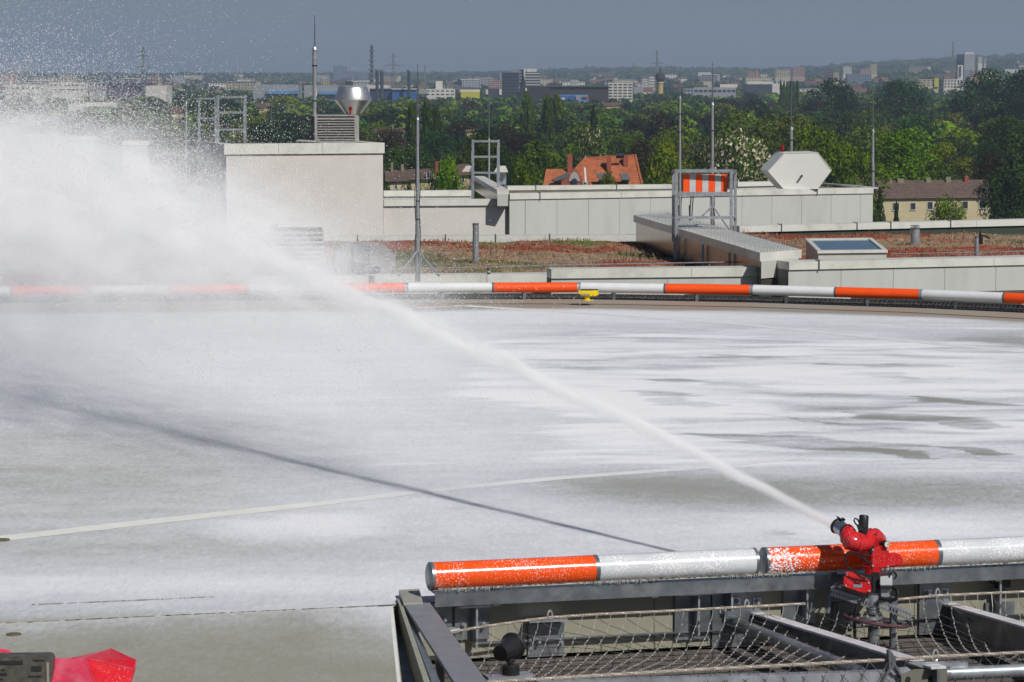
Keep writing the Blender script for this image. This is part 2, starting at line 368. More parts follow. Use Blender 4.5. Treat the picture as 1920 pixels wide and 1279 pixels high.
# trees one can point to: kind, u, Y, vtop, width px, label
SPEC = [
 ('chestnut', 0, 1392, 560, 246, 150, 'chestnut tree thick with cream blossom behind the striped board'),
 ('chestnut', 1, 1330, 590, 268, 110, 'smaller blossoming chestnut left of the big one behind the striped board'),
 ('chestnut', 1, 1108, 640, 241, 85, 'blossoming chestnut tree above the orange roofed house'),
 ('bright', 0, 1590, 560, 258, 150, 'bright green tree behind the white hexagonal housing'),
 ('bright', 1, 1690, 600, 252, 170, 'broad bright green tree above the brown roofed row house'),
 ('bright', 2, 1520, 640, 240, 130, 'fresh green tree left of the slim mast beside the hexagonal housing'),
 ('olive', 0, 1395, 800, 206, 130, 'olive green tree standing above the cream blossomed chestnut'),
 ('olive', 1, 1470, 760, 215, 150, 'yellowish green tree right of and above the blossoming chestnut'),
 ('bright', 1, 1252, 520, 274, 105, 'dark leaved round tree right of the orange roofed house'),
 ('bright', 0, 980, 430, 300, 62, 'small bright tree between the ladder frame and the orange roofed house'),
 ('bright', 2, 1138, 405, 325, 46, 'low bush tree in front of the orange roof between its dormers'),
 ('bright', 2, 842, 430, 300, 70, 'leafy tree in front of the red roofed terrace'),
 ('dark', 0, 1900, 560, 318, 130, 'large dark green tree at the right edge beside the row house'),
 ('dark', 1, 1960, 600, 230, 200, 'tall dark tree cut by the right edge of the picture'),
 ('bright', 0, 1772, 500, 366, 80, 'round bushy tree in front of the cream wall of the row house'),
 ('conifer', 0, 1650, 500, 352, 36, 'pointed spruce beside the left end of the row house'),
 ('conifer', 1, 1681, 495, 377, 24, 'small dark conifer before the leftmost window of the row house'),
 ('green', 1, 1636, 480, 395, 40, 'low shrub tree at the foot of the pointed spruce'),
 ('conifer', 1, 1113, 900, 198, 44, 'dark conifer standing above the wood behind the orange house'),
 ('poplar', 0, 988, 1100, 181, 30, 'columnar poplar, left one below the dark office tower'),
 ('poplar', 1, 1028, 1120, 184, 30, 'columnar poplar below the blue advertising wall, left of its twin'),
 ('poplar', 0, 1046, 1130, 182, 32, 'columnar poplar below the blue advertising wall, right of its twin'),
 ('poplar', 1, 772, 900, 196, 26, 'columnar poplar just left of the tripod mast'),
 ('poplar', 0, 800, 910, 198, 30, 'columnar poplar just right of the tripod mast'),
 ('poplar', 1, 818, 920, 206, 24, 'shorter columnar poplar second to the right of the tripod mast'),
 ('dark', 0, 1560, 1500, 152, 110, 'broad dark tree of the wood behind the slim mast'),
 ('dark', 1, 1690, 1500, 152, 120, 'broad dark tree rising into the town at the right'),
 ('dark', 0, 1860, 1300, 136, 150, 'huge dark tree rising over the town near the right edge'),
 ('dark', 1, 1930, 1280, 130, 130, 'huge dark tree cut by the right edge below the hill'),
 ('green', 0, 1900, 900, 215, 150, 'mid green tree at the right edge under the huge dark ones'),
 ('brown', 0, 1205, 640, 262, 100, 'copper brown tree behind the right end of the orange roof'),
 ('green', 0, 1000, 560, 262, 140, 'green tree filling the gap behind the empty ladder frame'),
 ('green', 2, 905, 560, 258, 120, 'green tree behind the empty ladder frame'),
 ('dark', 1, 948, 520, 282, 60, 'dark tree inside the empty ladder frame'),
]
for kind, vi, u, Y, vt, wp, lab in SPEC:
    nm = {'chestnut': 'chestnut_tree', 'poplar': 'poplar_tree', 'conifer': 'conifer_tree'}.get(kind, 'broadleaf_tree')
    pr = PRO[kind][vi % len(PRO[kind])]
    plant_tree(pr, u, Y, vt, wp, lab, nm, rz=rnd.uniform(0, 6))
# the wooded belt
GR = {'bright': ('fresh green broadleaf tree in the wooded belt behind the roofs', 'fresh green trees of the wooded belt'),
      'green': ('mid green broadleaf tree in the wooded belt behind the roofs', 'mid green trees of the wooded belt'),
      'dark': ('dark green broadleaf tree in the wooded belt behind the roofs', 'dark green trees of the wooded belt'),
      'olive': ('olive green broadleaf tree in the wooded belt behind the roofs', 'olive trees of the wooded belt'),
      'brown': ('copper brown broadleaf tree in the wooded belt behind the roofs', 'copper brown trees of the wooded belt')}
Y = 640.0; cnt = 0
while Y < 1900:
    wbase = 66 - 22 * min(1, (Y - 640) / 1200); u = -60 + rnd.uniform(0, 30)
    while u < 2000:
        hgt = rnd.uniform(11, 17) if Y > 760 else rnd.uniform(9, 14)
        if 640 < u < 1200: hgt -= 1
        vt = 140 + F * (CAMZ - (GZ + hgt)) / Y
        kind = rnd.choices(['bright', 'green', 'dark', 'olive', 'brown'], [3.4 if Y < 950 else 1.2, 5, 4, 1.6, 1.1])[0]
        pr = PRO[kind][rnd.randrange(len(PRO[kind]))] if Y < 900 else PRO['far'][kind][rnd.randrange(2)]
        wp = wbase * rnd.uniform(1.15, 1.9)
        if cnt < 262 and vt > 150:
            plant_tree(pr, u, Y * rnd.uniform(.97, 1.03), vt, wp, GR[kind][0], group=GR[kind][1], rz=rnd.uniform(0, 6)); cnt += 1
        u += wbase * rnd.uniform(1.15, 1.6)
    Y *= 1.145
def clump_stuff(name, n, ymin, ymax, label, seed, mats, hmin, hmax, wmin, wmax, leaves=46, urange=(-80, 2000), ls=.09):
    rng = np.random.default_rng(seed); VV = []; MI = []
    for i in range(n):
        yy = ymin * (ymax / ymin) ** rng.uniform(0, 1); u = rng.uniform(*urange); x = (u - 960) / F * yy
        w = rng.uniform(wmin, wmax); h = rng.uniform(hmin, hmax)
        d = rng.normal(size=(leaves, 3)); d[:, 2] = np.abs(d[:, 2]) * 1.1; d /= np.linalg.norm(d, axis=1)[:, None]
        p = d * rng.uniform(.75, 1.05, leaves)[:, None] * np.array([w / 2, w / 2, h * .55]) + np.array([x, yy, terr(x, yy) + h * .45])
        nr = d + rng.normal(size=(leaves, 3)) * .4; nr /= np.linalg.norm(nr, axis=1)[:, None]
        a = np.cross(nr, rng.normal(size=(leaves, 3))); a /= np.linalg.norm(a, axis=1)[:, None]; b = np.cross(nr, a)
        s = w * ls * rng.uniform(.6, 1.3, leaves)[:, None]
        VV.append(np.stack([p - a * s - b * s, p + a * s - b * s, p + a * s + b * s, p - a * s + b * s], 1).reshape(-1, 3))
        MI += [int(rng.integers(0, len(mats)))] * leaves
    V = np.concatenate(VV); me = npmesh(name, V, np.arange(len(V)).reshape(-1, 4), mats, MI)
    o = bpy.data.objects.new(name, me); COL.objects.link(o); setp(o, label, 'woodland', kind='stuff')
FM = [LF['green'], LF['dark'], LF['olive'], LF['dark']]
clump_stuff('woodland', 1500, 1250, 2750, 'mass of tree crowns filling the wooded belt below the town', 3, FM + [LF['bright'], LF['brown']], 8, 13, 9, 16, 110, ls=.065)
clump_stuff('town_greenery', 2600, 2700, 7200, 'trees and gardens between the houses of the distant town', 4, FM, 7, 14, 12, 28, 30)
clump_stuff('hill_forest', 2600, 7200, 9600, 'dark forest covering the hills on the skyline', 6, [LF['dark'], LF['green']], 10, 18, 25, 60, 24)
# ================================================================ town
def cmat(n, c, r=0.8, v=0.08, s=0.15): return mat(n, tuple(x * .82 for x in c), rough=r, var=v, scale=s, spec=0.3)
C_win = cmat('far_window', (0.04, 0.05, 0.065), 0.25, 0.2)
C_white = cmat('town_white', (0.62, 0.60, 0.54)); C_cream = cmat('town_cream', (0.50, 0.43, 0.30)); C_grey = cmat('town_grey', (0.30, 0.31, 0.33))
C_dark = cmat('office_dark', (0.055, 0.065, 0.085), 0.35); C_blue = cmat('hall_blue', (0.03, 0.11, 0.33), 0.6); C_lblue = cmat('hall_pale_blue', (0.12, 0.28, 0.5), 0.6)
C_brown = cmat('hall_brown', (0.05, 0.038, 0.036), 0.8); C_yel = cmat('hall_yellow', (0.50, 0.48, 0.05), 0.6); C_roofr = cmat('town_tile', (0.17, 0.085, 0.06))
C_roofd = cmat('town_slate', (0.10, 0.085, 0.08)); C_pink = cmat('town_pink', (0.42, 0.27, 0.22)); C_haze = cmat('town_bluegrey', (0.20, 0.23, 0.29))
def block(name, label, u0, u1, vt, vb, Y, wall, rows=0, cols=0, wmat=None, depth=None, parts=(), band=False, wfrac=(0.55, 0.5), roof=None, cat='building', group=None):
    """a block of flats or hall: front from u0 to u1, top at vt; windows as parts"""
    a = P(u0, vt, Y); b = P(u1, vt, Y); w = b.x - a.x; zb = P(u0, vb, Y).z; zt = a.z
    base = min(terr((a.x + b.x) / 2, Y), zb) - 1
    t = thing(name, label, cat, ((a.x + b.x) / 2, Y, base), group)
    dp = depth or w * 0.5
    m = MB(); m.box((a.x, Y, base), (w, 0, 0), (0, dp, 0), (0, 0, zt - base)); part('wall', m, wall, t)
    if roof: m = MB(); m.box((a.x - w * .01, Y - dp * .02, zt + .02), (w * 1.02, 0, 0), (0, dp * 1.04, 0), (0, 0, max(.5, (zt - zb) * .05))); part('roof', m, roof, t)
    if rows:
        fh = (zt - zb) / rows; wme = None
        for j in range(rows):
            for i in range(1 if band else cols):
                cw = w / (1 if band else cols)
                ww, wh = cw * (0.97 if band else wfrac[0]), fh * wfrac[1]
                cx = a.x + (i + .5) * cw; cz = zt - (j + .55) * fh
                if wme is None:
                    mb = MB(); mb.box((-ww / 2, -.25, -wh / 2), (ww, 0, 0), (0, .5, 0), (0, 0, wh)); wme = mb.mesh('window', wmat or C_win)
                ob = bpy.data.objects.new('window', wme); COL.objects.link(ob); ob.parent = t
                ob.location = Vector((cx, Y, cz)) - t.location
    for (nm, pu0, pu1, pv0, pv1, dd, mt) in parts:
        m = MB(); q0 = P(pu0, pv0, Y + dd); q1 = P(pu1, pv1, Y + dd)
        m.box((q0.x, q0.y, q1.z), (q1.x - q0.x, 0, 0), (0, max(3, (q1.x - q0.x) * .5), 0), (0, 0, q0.z - q1.z)); part(nm, m, mt, t)
    return t
block('apartment_block', 'white slab block of flats with rows of dark balconies right of the brown hall', 1140, 1186, 156, 188, 2500, C_white, 6, 5, wfrac=(.7, .42), parts=[('roof_rail', 1139, 1187, 154, 156, 0, C_grey)])
block('office_tower', 'dark glazed office slab, left part of the pair above the brown hall', 941, 973, 136, 182, 2900, C_dark, 8, 1, wmat=cmat('dark_glass', (.02, .03, .05), .2), band=True, parts=[('roof_plant', 958, 974, 130, 136, 5, C_haze)])
block('office_tower', 'grey office tower with pale stair shaft between the two dark slabs', 974, 984, 129, 182, 2920, C_grey, 9, 1, band=True, parts=[('stair_shaft', 982, 986, 129, 170, -3, C_white)])
block('office_tower', 'office tower with white balcony bands and roof antennas above the brown hall', 985, 1013, 135, 172, 2900, C_dark, 7, 1, wmat=C_white, band=True, wfrac=(.5, .3), parts=[('roof_plant', 988, 1006, 129, 135, 3, C_white), ('antenna', 989, 990, 122, 129, 5, C_grey), ('antenna', 995, 996, 123, 129, 5, C_grey)])
block('exhibition_hall', 'long windowless brown hall in front of the dark office towers', 1031, 1141, 163, 186, 2420, C_brown, roof=C_roofd, depth=90)
block('exhibition_hall', 'black brown hall section with a small white door left of the long brown hall', 975, 1031, 163, 184, 2410, mat('hall_black', (.02, .018, .02), .6), parts=[('door', 985, 988, 165, 171, -2, C_white)], depth=90)
block('advertising_wall', 'blue hoarding with white and red print below the brown hall', 1048, 1103, 178, 193, 2300, C_lblue, depth=12, cat='hoarding',
      parts=[('print_panel', 1050, 1063, 179, 190, -1, C_blue), ('print_panel', 1066, 1078, 179, 188, -1, C_blue), ('print_panel', 1080, 1086, 180, 188, -1.2, C_pink), ('print_panel', 1092, 1102, 181, 184, -1.2, cmat('print_red', (.4, .05, .06))), ('print_panel', 1053, 1059, 183, 187, -1.5, C_white)])
block('factory_hall', 'navy blue factory hall beside the three dark chimneys', 693, 735, 167, 186, 2600, cmat('hall_navy', (.03, .045, .11)), depth=80, roof=C_grey)
block('factory_hall', 'bright blue factory hall left of the white stepped factory', 735, 780, 168, 190, 2590, C_blue, depth=80, roof=C_white)
block('factory_building', 'white stepped factory with a square roof tower and pipes', 798, 853, 167, 180, 2700, C_white, 2, 6, wfrac=(.6, .3), parts=[('roof_tower', 817, 830, 152, 167, 8, C_white), ('wing', 783, 802, 168, 176, -5, C_grey), ('wing', 814, 846, 181, 190, -15, C_white), ('vent_pipe', 802, 803, 161, 167, 0, C_grey), ('vent_pipe', 833, 834, 160, 167, 0, C_grey), ('vent_pipe', 840, 841, 160, 167, 0, C_grey), ('vent_pipe', 848, 849, 161, 167, 0, C_grey)])
block('warehouse', 'bright yellow low warehouse among the trees', 864, 899, 172, 180, 2650, C_yel, parts=[('roof_strip', 862, 900, 168, 172, 2, C_white)], depth=40)
block('factory_hall', 'long grey shed roof behind the left antenna mast', 570, 632, 160, 176, 2700, C_grey, depth=60, parts=[('blue_front', 598, 636, 171, 177, -4, C_lblue)])
block('factory_hall', 'long grey blue shed between the left trees and the mast', 474, 558, 159, 170, 2750, C_grey, depth=60, parts=[('blue_front', 500, 560, 170, 176, -4, C_lblue)])
block('factory_hall', 'pale flat factory building right of the steel cowl', 686, 728, 160, 168, 2800, C_white, depth=50)
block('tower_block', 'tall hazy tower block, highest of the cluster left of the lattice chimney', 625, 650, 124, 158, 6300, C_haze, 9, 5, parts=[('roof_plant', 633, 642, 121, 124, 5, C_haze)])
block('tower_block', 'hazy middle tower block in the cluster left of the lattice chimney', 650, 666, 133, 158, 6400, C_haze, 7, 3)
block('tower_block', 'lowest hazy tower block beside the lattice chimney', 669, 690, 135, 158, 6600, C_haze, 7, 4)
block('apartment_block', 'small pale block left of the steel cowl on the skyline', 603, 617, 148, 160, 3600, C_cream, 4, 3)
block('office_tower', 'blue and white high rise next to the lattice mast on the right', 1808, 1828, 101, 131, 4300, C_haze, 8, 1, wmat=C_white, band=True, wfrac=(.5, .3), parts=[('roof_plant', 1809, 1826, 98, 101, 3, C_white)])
block('office_tower', 'dark blue slab forming the left face of the high rise by the lattice mast', 1794, 1807, 102, 131, 4320, cmat('navy_glass', (.04, .06, .13), .3), 7, 1, band=True)
block('apartment_block', 'narrow white block with one dark stripe standing before the blue high rise', 1796, 1806, 122, 144, 4000, C_white, parts=[('dark_stripe', 1800, 1802, 124, 143, -2, C_dark)])
block('apartment_block', 'pale block of flats on the hill right of the blue high rise', 1834, 1842, 107, 119, 5600, C_white, 4, 3)
block('apartment_block', 'narrow pale block of flats on the hill, rightmost of the pair', 1845, 1849, 108, 119, 5600, C_cream, 4, 2)
block('tower_block', 'pinkish tower block on the skyline right of centre', 1486, 1509, 126, 143, 4800, C_pink, 6, 5)
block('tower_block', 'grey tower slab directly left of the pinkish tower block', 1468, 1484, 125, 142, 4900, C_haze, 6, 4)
block('apartment_block', 'wide cream block of flats left of the pinkish tower', 1454, 1481, 131, 144, 4700, C_cream, 5, 7)
block('apartment_block', 'small block with an orange gable on the skyline', 1402, 1422, 134, 145, 4700, C_pink, 4, 5, parts=[('gable', 1417, 1422, 134, 145, -2, cmat('orange_gable', (.55, .2, .07)))])
block('apartment_block', 'dark red and white block at the left end of the right hand town', 1548, 1563, 134, 150, 4300, cmat('brick_dark', (.16, .08, .09)), 5, 5)
block('apartment_block', 'cream stair side of the dark red block', 1563, 1573, 136, 151, 4290, C_cream, 5, 2)
block('tower_block', 'twin white tower block on the wooded slope', 1581, 1597, 125, 139, 5000, C_white, 5, 5)
block('tower_block', 'single pale tower block beside the slim mast on the slope', 1632, 1645, 121, 139, 5000, C_cream, 6, 4)
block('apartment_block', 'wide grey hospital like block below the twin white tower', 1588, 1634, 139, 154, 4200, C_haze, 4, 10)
block('apartment_block', 'long low cream block beside the single pale tower', 1613, 1634, 129, 138, 5100, C_pink, 3, 6)
block('apartment_block', 'white balconied flats with yellow gable among the right hand trees', 1722, 1760, 149, 162, 3300, C_cream, 3, 5, wfrac=(.6, .4), parts=[('gable', 1752, 1760, 147, 163, -2, C_yel)])
block('apartment_block', 'white terraced flats right of the yellow gabled ones', 1770, 1806, 149, 165, 3300, C_white, 3, 6)
block('apartment_block', 'dark building with pale corner below the blue high rise', 1820, 1836, 133, 145, 3900, C_pink, 3, 4)
block('warehouse', 'long white low roof at the foot of the right hill', 1846, 1872, 134, 140, 4100, C_white)
block('factory_hall', 'long low pale logistics hall below the town centre', 1301, 1380, 164, 176, 2900, C_grey, 1, 9, wfrac=(.7, .35), depth=60, parts=[('roof_block', 1350, 1383, 158, 164, 10, C_white)])
block('factory_hall', 'grey industrial building with dark recessed gate left of the logistics hall', 1282, 1301, 166, 180, 2850, C_grey, 2, 3)
block('factory_hall', 'dark pitched shed with white roof lights right of the logistics hall', 1402, 1448, 158, 172, 2900, C_dark, depth=60, parts=[('roof_strip', 1401, 1446, 153, 158, 6, C_white)])
block('factory_hall', 'pale gabled shed beside the row of small poplars', 1446, 1468, 157, 166, 2950, C_white, depth=60)
block('apartment_block', 'blue white striped flats left of the onion topped tower', 1203, 1216, 148, 166, 3400, C_white, 4, 4)
block('apartment_block', 'blue white flats directly behind the onion topped tower', 1217, 1229, 145, 166, 3420, C_white, 4, 4)
block('factory_hall', 'pale wall behind the white slab block of flats', 1188, 1206, 163, 178, 2950, C_grey, depth=40)
block('apartment_block', 'small pale blocks seen over the brown hall', 1070, 1085, 150, 162, 3700, C_white, 4, 4)
block('apartment_block', 'cream block left of the dark office slab', 916, 941, 151, 166, 3500, C_pink, 4, 6)
block('factory_building', 'low dark building with two white posts left of the dark office slab', 912, 941, 166, 178, 2750, C_dark, parts=[('white_post', 911, 915, 168, 177, -2, C_white), ('white_post', 936, 941, 167, 178, -2, C_white)])
block('factory_hall', 'long white factory with two storeys seen through the spray', 92, 158, 155, 172, 2600, C_white, 2, 8, wfrac=(.7, .2), depth=60)
block('factory_hall', 'pale low building in the spray left of the long white factory', 10, 76, 159, 182, 2500, C_white, 2, 7, wfrac=(.6, .3), depth=60)
block('factory_hall', 'grey white building in the spray right of the long white factory', 168, 198, 154, 172, 2620, C_grey, 2, 4)
block('factory_hall', 'dark purple brick hall seen through the spray', 198, 276, 156, 172, 2700, cmat('hall_purple', (.06, .05, .09)), depth=60)
block('warehouse', 'white warehouse gable between trees in the spray', 273, 312, 161, 180, 2400, C_white, depth=40)
block('apartment_block', 'cream corner block on the left skyline', 122, 144, 142, 154, 4300, C_cream, 3, 4)
block('apartment_block', 'pink block on the left skyline near the pylon', 277, 292, 143, 156, 4300, C_pink, 4, 3)
block('apartment_block', 'cream block directly right of the pink one near the pylon', 295, 303, 144, 156, 4300, C_cream, 4, 2)
block('apartment_block', 'cream and red block at the far left skyline', 5, 30, 137, 154, 4300, C_pink, 4, 5)
block('villa', 'pale house with white top floor in the spray above the roofs', 128, 156, 184, 196, 1500, C_white, 1, 4, parts=[('lower_wing', 156, 218, 192, 200, 3, C_white)], cat='house')
# small houses
def house_mesh(w, d, h, rh, wall, roofm):
    m = MB(); m.box((-w / 2, -d / 2, -6), (w, 0, 0), (0, d, 0), (0, 0, h + 6))
    m.add([(-w / 2 - .4, -d / 2 - .4, h), (w / 2 + .4, -d / 2 - .4, h), (w / 2 + .4, d / 2 + .4, h), (-w / 2 - .4, d / 2 + .4, h), (-w / 2 - .4, 0, h + rh), (w / 2 + .4, 0, h + rh)],
          [(0, 1, 5, 4), (2, 3, 4, 5), (0, 4, 3), (1, 2, 5), (3, 2, 1, 0)], 1)
    nw = max(2, int(w / 4))
    for i in range(nw):
        for j in range(max(1, int(h / 3))):
            m.box((-w / 2 + (i + .3) * w / nw, -d / 2 - .06, 1 + j * 3), (w / nw * .4, 0, 0), (0, .1, 0), (0, 0, 1.4), 2)
    return m.mesh('town_house', [wall, roofm, C_win])
HM = [house_mesh(14, 10, 6, 4, C_white, C_roofr), house_mesh(22, 11, 9, 4, C_cream, C_roofd), house_mesh(30, 12, 12, .6, C_white, C_grey), house_mesh(12, 10, 6, 4.5, C_pink, C_roofr),
      house_mesh(40, 14, 15, .6, C_cream, C_grey), house_mesh(18, 10, 8, 4, C_white, C_roofd), house_mesh(26, 14, 18, .8, C_grey, C_white)]
HL = ['small white house with red roof in the distant town', 'cream house with slate roof in the distant town', 'flat roofed white block in the distant town', 'small pink house with red roof in the distant town',
      'long cream flat roofed block in the distant town', 'white house with slate roof in the distant town', 'tall grey flat roofed block in the distant town']
rt = random.Random(9)
for i in range(190):
    k = rt.choices(range(7), [5, 5, 3, 4, 1.6, 5, 1])[0]; yy = 2900 * (7600 / 2900) ** rt.random(); u = rt.uniform(-30, 1960)
    if yy < 3500 and rt.random() < .5: yy += 1500
    x = (u - 960) / F * yy
    ob = bpy.data.objects.new('town_house', HM[k]); COL.objects.link(ob); ob.location = (x, yy, terr(x, yy) + rt.uniform(2, 5)); ob.rotation_euler.z = rt.uniform(-.7, .7)
    setp(ob, HL[k], 'house', 'houses of the distant town: ' + HL[k].split(' in the')[0])
# lattice masts and chimneys
M_pyl = mat('pylon_steel', (0.14, 0.16, 0.17), rough=0.6, metal=0.2)
def pylon(label, u, vt, vb, Y, wpx, arms, r=0.22, name='power_pylon', cat='pylon', panels=9):
    top = P(u, vt, Y); H = top.z - terr(top.x, Y); w = wpx * Y / F; t = thing(name, label, cat, (top.x, Y, top.z - H))
    m = MB(); b = t.location
    def cn(s, k, f): 
        ww = w / 2 * (1 - f) ** 1.2 + .35
        return b + Vector((s * ww, k * ww, H * f))
    for s in (-1, 1):
        for k in (-1, 1): m.tube([cn(s, k, f) for f in (0, .25, .5, .75, 1)], r, 4)
    for i in range(panels):
        f0, f1 = i / panels, (i + 1) / panels
        for s, k, s2, k2 in ((-1, -1, 1, -1), (1, -1, 1, 1), (1, 1, -1, 1), (-1, 1, -1, -1)):
            m.tube([cn(s, k, f0), cn(s2, k2, f1)], r * .6, 3); m.tube([cn(s2, k2, f0), cn(s, k, f1)], r * .6, 3); m.tube([cn(s, k, f1), cn(s2, k2, f1)], r * .6, 3)
    part('lattice', m, M_pyl, t)
    for (va, wa) in arms:
        z = P(u, va, Y).z; wa = wa * Y / F / 2; m = MB()
        m.tube([(b.x - wa, Y, z), (b.x, Y, z + wa * .1), (b.x + wa, Y, z)], r * .9, 4); m.tube([(b.x - wa, Y, z), (b.x, Y, z + wa * .24), (b.x + wa, Y, z)], r * .7, 4)
        part('cross_arm', m, M_pyl, t)
    return t
pylon('tall power pylon with three arms standing in the spray haze on the left', 268, 86, 156, 2700, 9, [(98, 16), (106, 24), (127, 30)], .34)
pylon('power pylon with two wide arms right of the lattice chimney', 737, 99, 170, 2900, 9, [(106, 14), (124, 36), (142, 36)], .36)
pylon('smaller power pylon right of the third dark chimney', 797, 121, 168, 3600, 7, [(139, 20)], .4)
pylon('power pylon behind the onion topped tower', 1232, 94, 172, 3000, 10, [(103, 6), (120, 30), (140, 34)], .4)
pylon('faint slender pylon between the white slab block and the onion topped tower', 1188, 118, 160, 3800, 4, [(127, 8)], .35)
pylon('lattice radio mast beside the blue high rise on the right', 1787, 78, 145, 4000, 7, [], .4, 'radio_mast', 'mast', 12)
pylon('thin distant radio mast on the skyline above the logistics hall', 1365, 134, 152, 4000, 3, [], .3, 'radio_mast', 'mast', 7)
t = pylon('dark lattice chimney tower with platforms left of the pylon', 697, 84, 160, 2850, 9, [], .45, 'chimney_tower', 'chimney', 14)
for k in range(9):
    f = k / 8; p0 = P(697, 88 + 70 * f, 2850); m = MB(); m.cyl(p0, p0 + Z * .9, 2.0 + 1.2 * f + (k % 2) * .5, n=8); part('platform', m, M_pyl, t)
p0 = P(697, 158, 2850); m = MB(); m.cyl(p0, P(697, 86, 2850), 1.5, 1.1); part('flue', m, C_dark, t)
for u, vt, lab in ((707, 131, 'dark steel chimney just right of the lattice chimney tower'), (716, 132, 'dark steel chimney left of the wide armed pylon'), (767, 132, 'dark steel chimney right of the wide armed pylon')):
    a = P(u, vt, 2580); t = thing('factory_chimney', lab, 'chimney', (a.x, a.y, GZ)); m = MB(); m.cyl((a.x, a.y, GZ), a, 1.6, 1.3); part('stack', m, C_dark, t)
    m = MB(); m.cyl(a - Z * 1.2, a + Z * .3, 1.9, 1.9); part('crown_ring', m, M_pyl, t)
for (ua, va, Ya), (ub, vb, Yb_), lab in (((752, 124, 2900), (-200, 112, 2200), 'thin power line running left from the two armed pylon across the sky'), ((755, 124, 2900), (1217, 121, 3000), 'thin power line between the two armed pylon and the pylon by the onion topped tower'), ((1247, 121, 3000), (2100, 150, 3600), 'thin power line running right from the pylon by the onion topped tower'), ((754, 142, 2900), (1216, 139, 3000), 'lower power line between the two armed pylon and the pylon by the onion topped tower')):
    A_, B_ = P(ua, va, Ya), P(ub, vb, Yb_); m = MB(); m.tube([A_.lerp(B_, k / 30) - Z * 14 * 4 * (k / 30) * (1 - k / 30) for k in range(31)], .11, 3); single('power_line', m, M_pyl, lab, 'cable', loc=A_)
# onion topped tower
Yt = 2780; a = P(1238, 168, Yt); t = thing('water_tower', 'yellow round tower with dark bulbous cap and spire in front of the pylon', 'tower', (a.x, Yt, GZ))
m = MB(); m.cyl((a.x, Yt, GZ), P(1238, 153, Yt), 3.0, 2.6, 14); part('shaft', m, cmat('tower_yellow', (.5, .36, .13)), t)
m = MB(); m.tube([P(1238, v, Yt) for v in (154, 151, 147, 143, 138, 135)], [2.4, 3.6, 4.4, 4.4, 3.6, 1.3], 14); part('dome', m, cmat('tower_dark', (.06, .045, .04)), t, smooth=True)
m = MB(); m.tube([P(1238, v, Yt) for v in (135, 130, 122)], [1.2, .8, .15], 8); part('spire', m, C_dark, t)
m = MB(); m.cyl(P(1238, 156, Yt), P(1238, 154.5, Yt), 3.3, 3.3, 14); part('gallery', m, C_white, t)
# small poplars in the town
for i, u in enumerate((1464, 1470, 1476, 1483, 1488, 1495)):
    plant_tree(PRO['poplar'][i % 2], u, 2000, 154 + (i * 7) % 5, 8, 'tiny poplar in the row of poplars before the pale gabled shed', 'poplar_tree', group='row of small poplars in the town')

# ---------------------------------------------------------------- houses behind the hospital
M_tile = mat('orange_tiles', (0.36, 0.11, 0.045), rough=0.85, var=0.25, scale=1.6, dirt=(0.22, 0.07, 0.035), dirtamt=0.5, dirtscale=.5)
M_tileb = mat('brown_tiles', (0.125, 0.085, 0.068), rough=0.9, var=0.3, scale=2.2, dirt=(0.06, 0.05, 0.04), dirtamt=0.6, dirtscale=.4)
M_brick = mat('brick_red', (0.27, 0.075, 0.045), rough=0.9, var=0.2, scale=4)
M_creamw = mat('cream_wall', (0.52, 0.44, 0.28), rough=0.9, var=0.06, scale=1)
M_slate = mat('slate_grey', (0.10, 0.11, 0.115), rough=0.6, var=0.2, scale=3)
M_whitew = mat('white_trim', (0.62, 0.60, 0.56), rough=0.8, var=0.05)
M_chim = mat('chimney_stone', (0.22, 0.19, 0.13), rough=0.9, var=0.2, scale=3)
def course_rows(t, a0, a1, b0, b1, m, n, name='tile_course', lift=.05):
    """raised courses of tiles across a roof plane a0-a1 (ridge) to b0-b1 (eave)"""
    a0, a1, b0, b1 = map(Vector, (a0, a1, b0, b1)); nr = (a1 - a0).cross(b0 - a0).normalized()
    if nr.z < 0: nr = -nr
    for i in range(n):
        f0, f1 = i / n, (i + 1) / n; mb = MB()
        p0, p1, p2, p3 = a0.lerp(b0, f0), a1.lerp(b1, f0), a1.lerp(b1, f1), a0.lerp(b0, f1)
        mb.add([p0 + nr * .01, p1 + nr * .01, p2 + nr * lift, p3 + nr * lift, p3, p2], [(0, 1, 2, 3), (3, 2, 5, 4)]); part(name, mb, m, t)
# H1
Yh = 430
def h(u, v, dy=0): return P(u, v, Yh + dy)
t = thing('tiled_house', 'large house with steep orange tiled roof, three chimneys and grey dormers', 'house', (h(1110, 345).x, Yh, GZ))
e0, e1 = h(1052, 347), h(1204, 347); r0, r1 = h(1098, 297, 5), h(1191, 292, 5)
m = MB(); m.box((e0.x + .4, Yh + .5, GZ), (e1.x - e0.x - .8, 0, 0), (0, 10, 0), (0, 0, e0.z - GZ)); part('wall', m, M_creamw, t)
b0 = Vector((e0.x, Yh + 10.5, e0.z)); b1 = Vector((e1.x, Yh + 10.5, e1.z))
m = MB(); m.add([e0, e1, r1, r0, b1, b0], [(0, 1, 2, 3), (1, 4, 2), (4, 5, 3, 2), (5, 0, 3), (0, 5, 4, 1)]); rf = part('roof', m, M_tile, t)
course_rows(rf, r0, r1, e0, e1, M_tile, 12)
wl0, wl1, wr = h(1018, 348, -1), h(1060, 348, -1), h(1046, 317, 3)
m = MB(); m.add([wl0, wl1, h(1074, 317, 3), h(1024, 317, 3), wl0 + Vector((0, 8, 0)), wl1 + Vector((0, 8, 0))], [(0, 1, 2, 3), (1, 5, 2), (5, 4, 3, 2), (4, 0, 3)]); part('side_roof', m, M_tile, t, label='lower orange roof wing on the left')
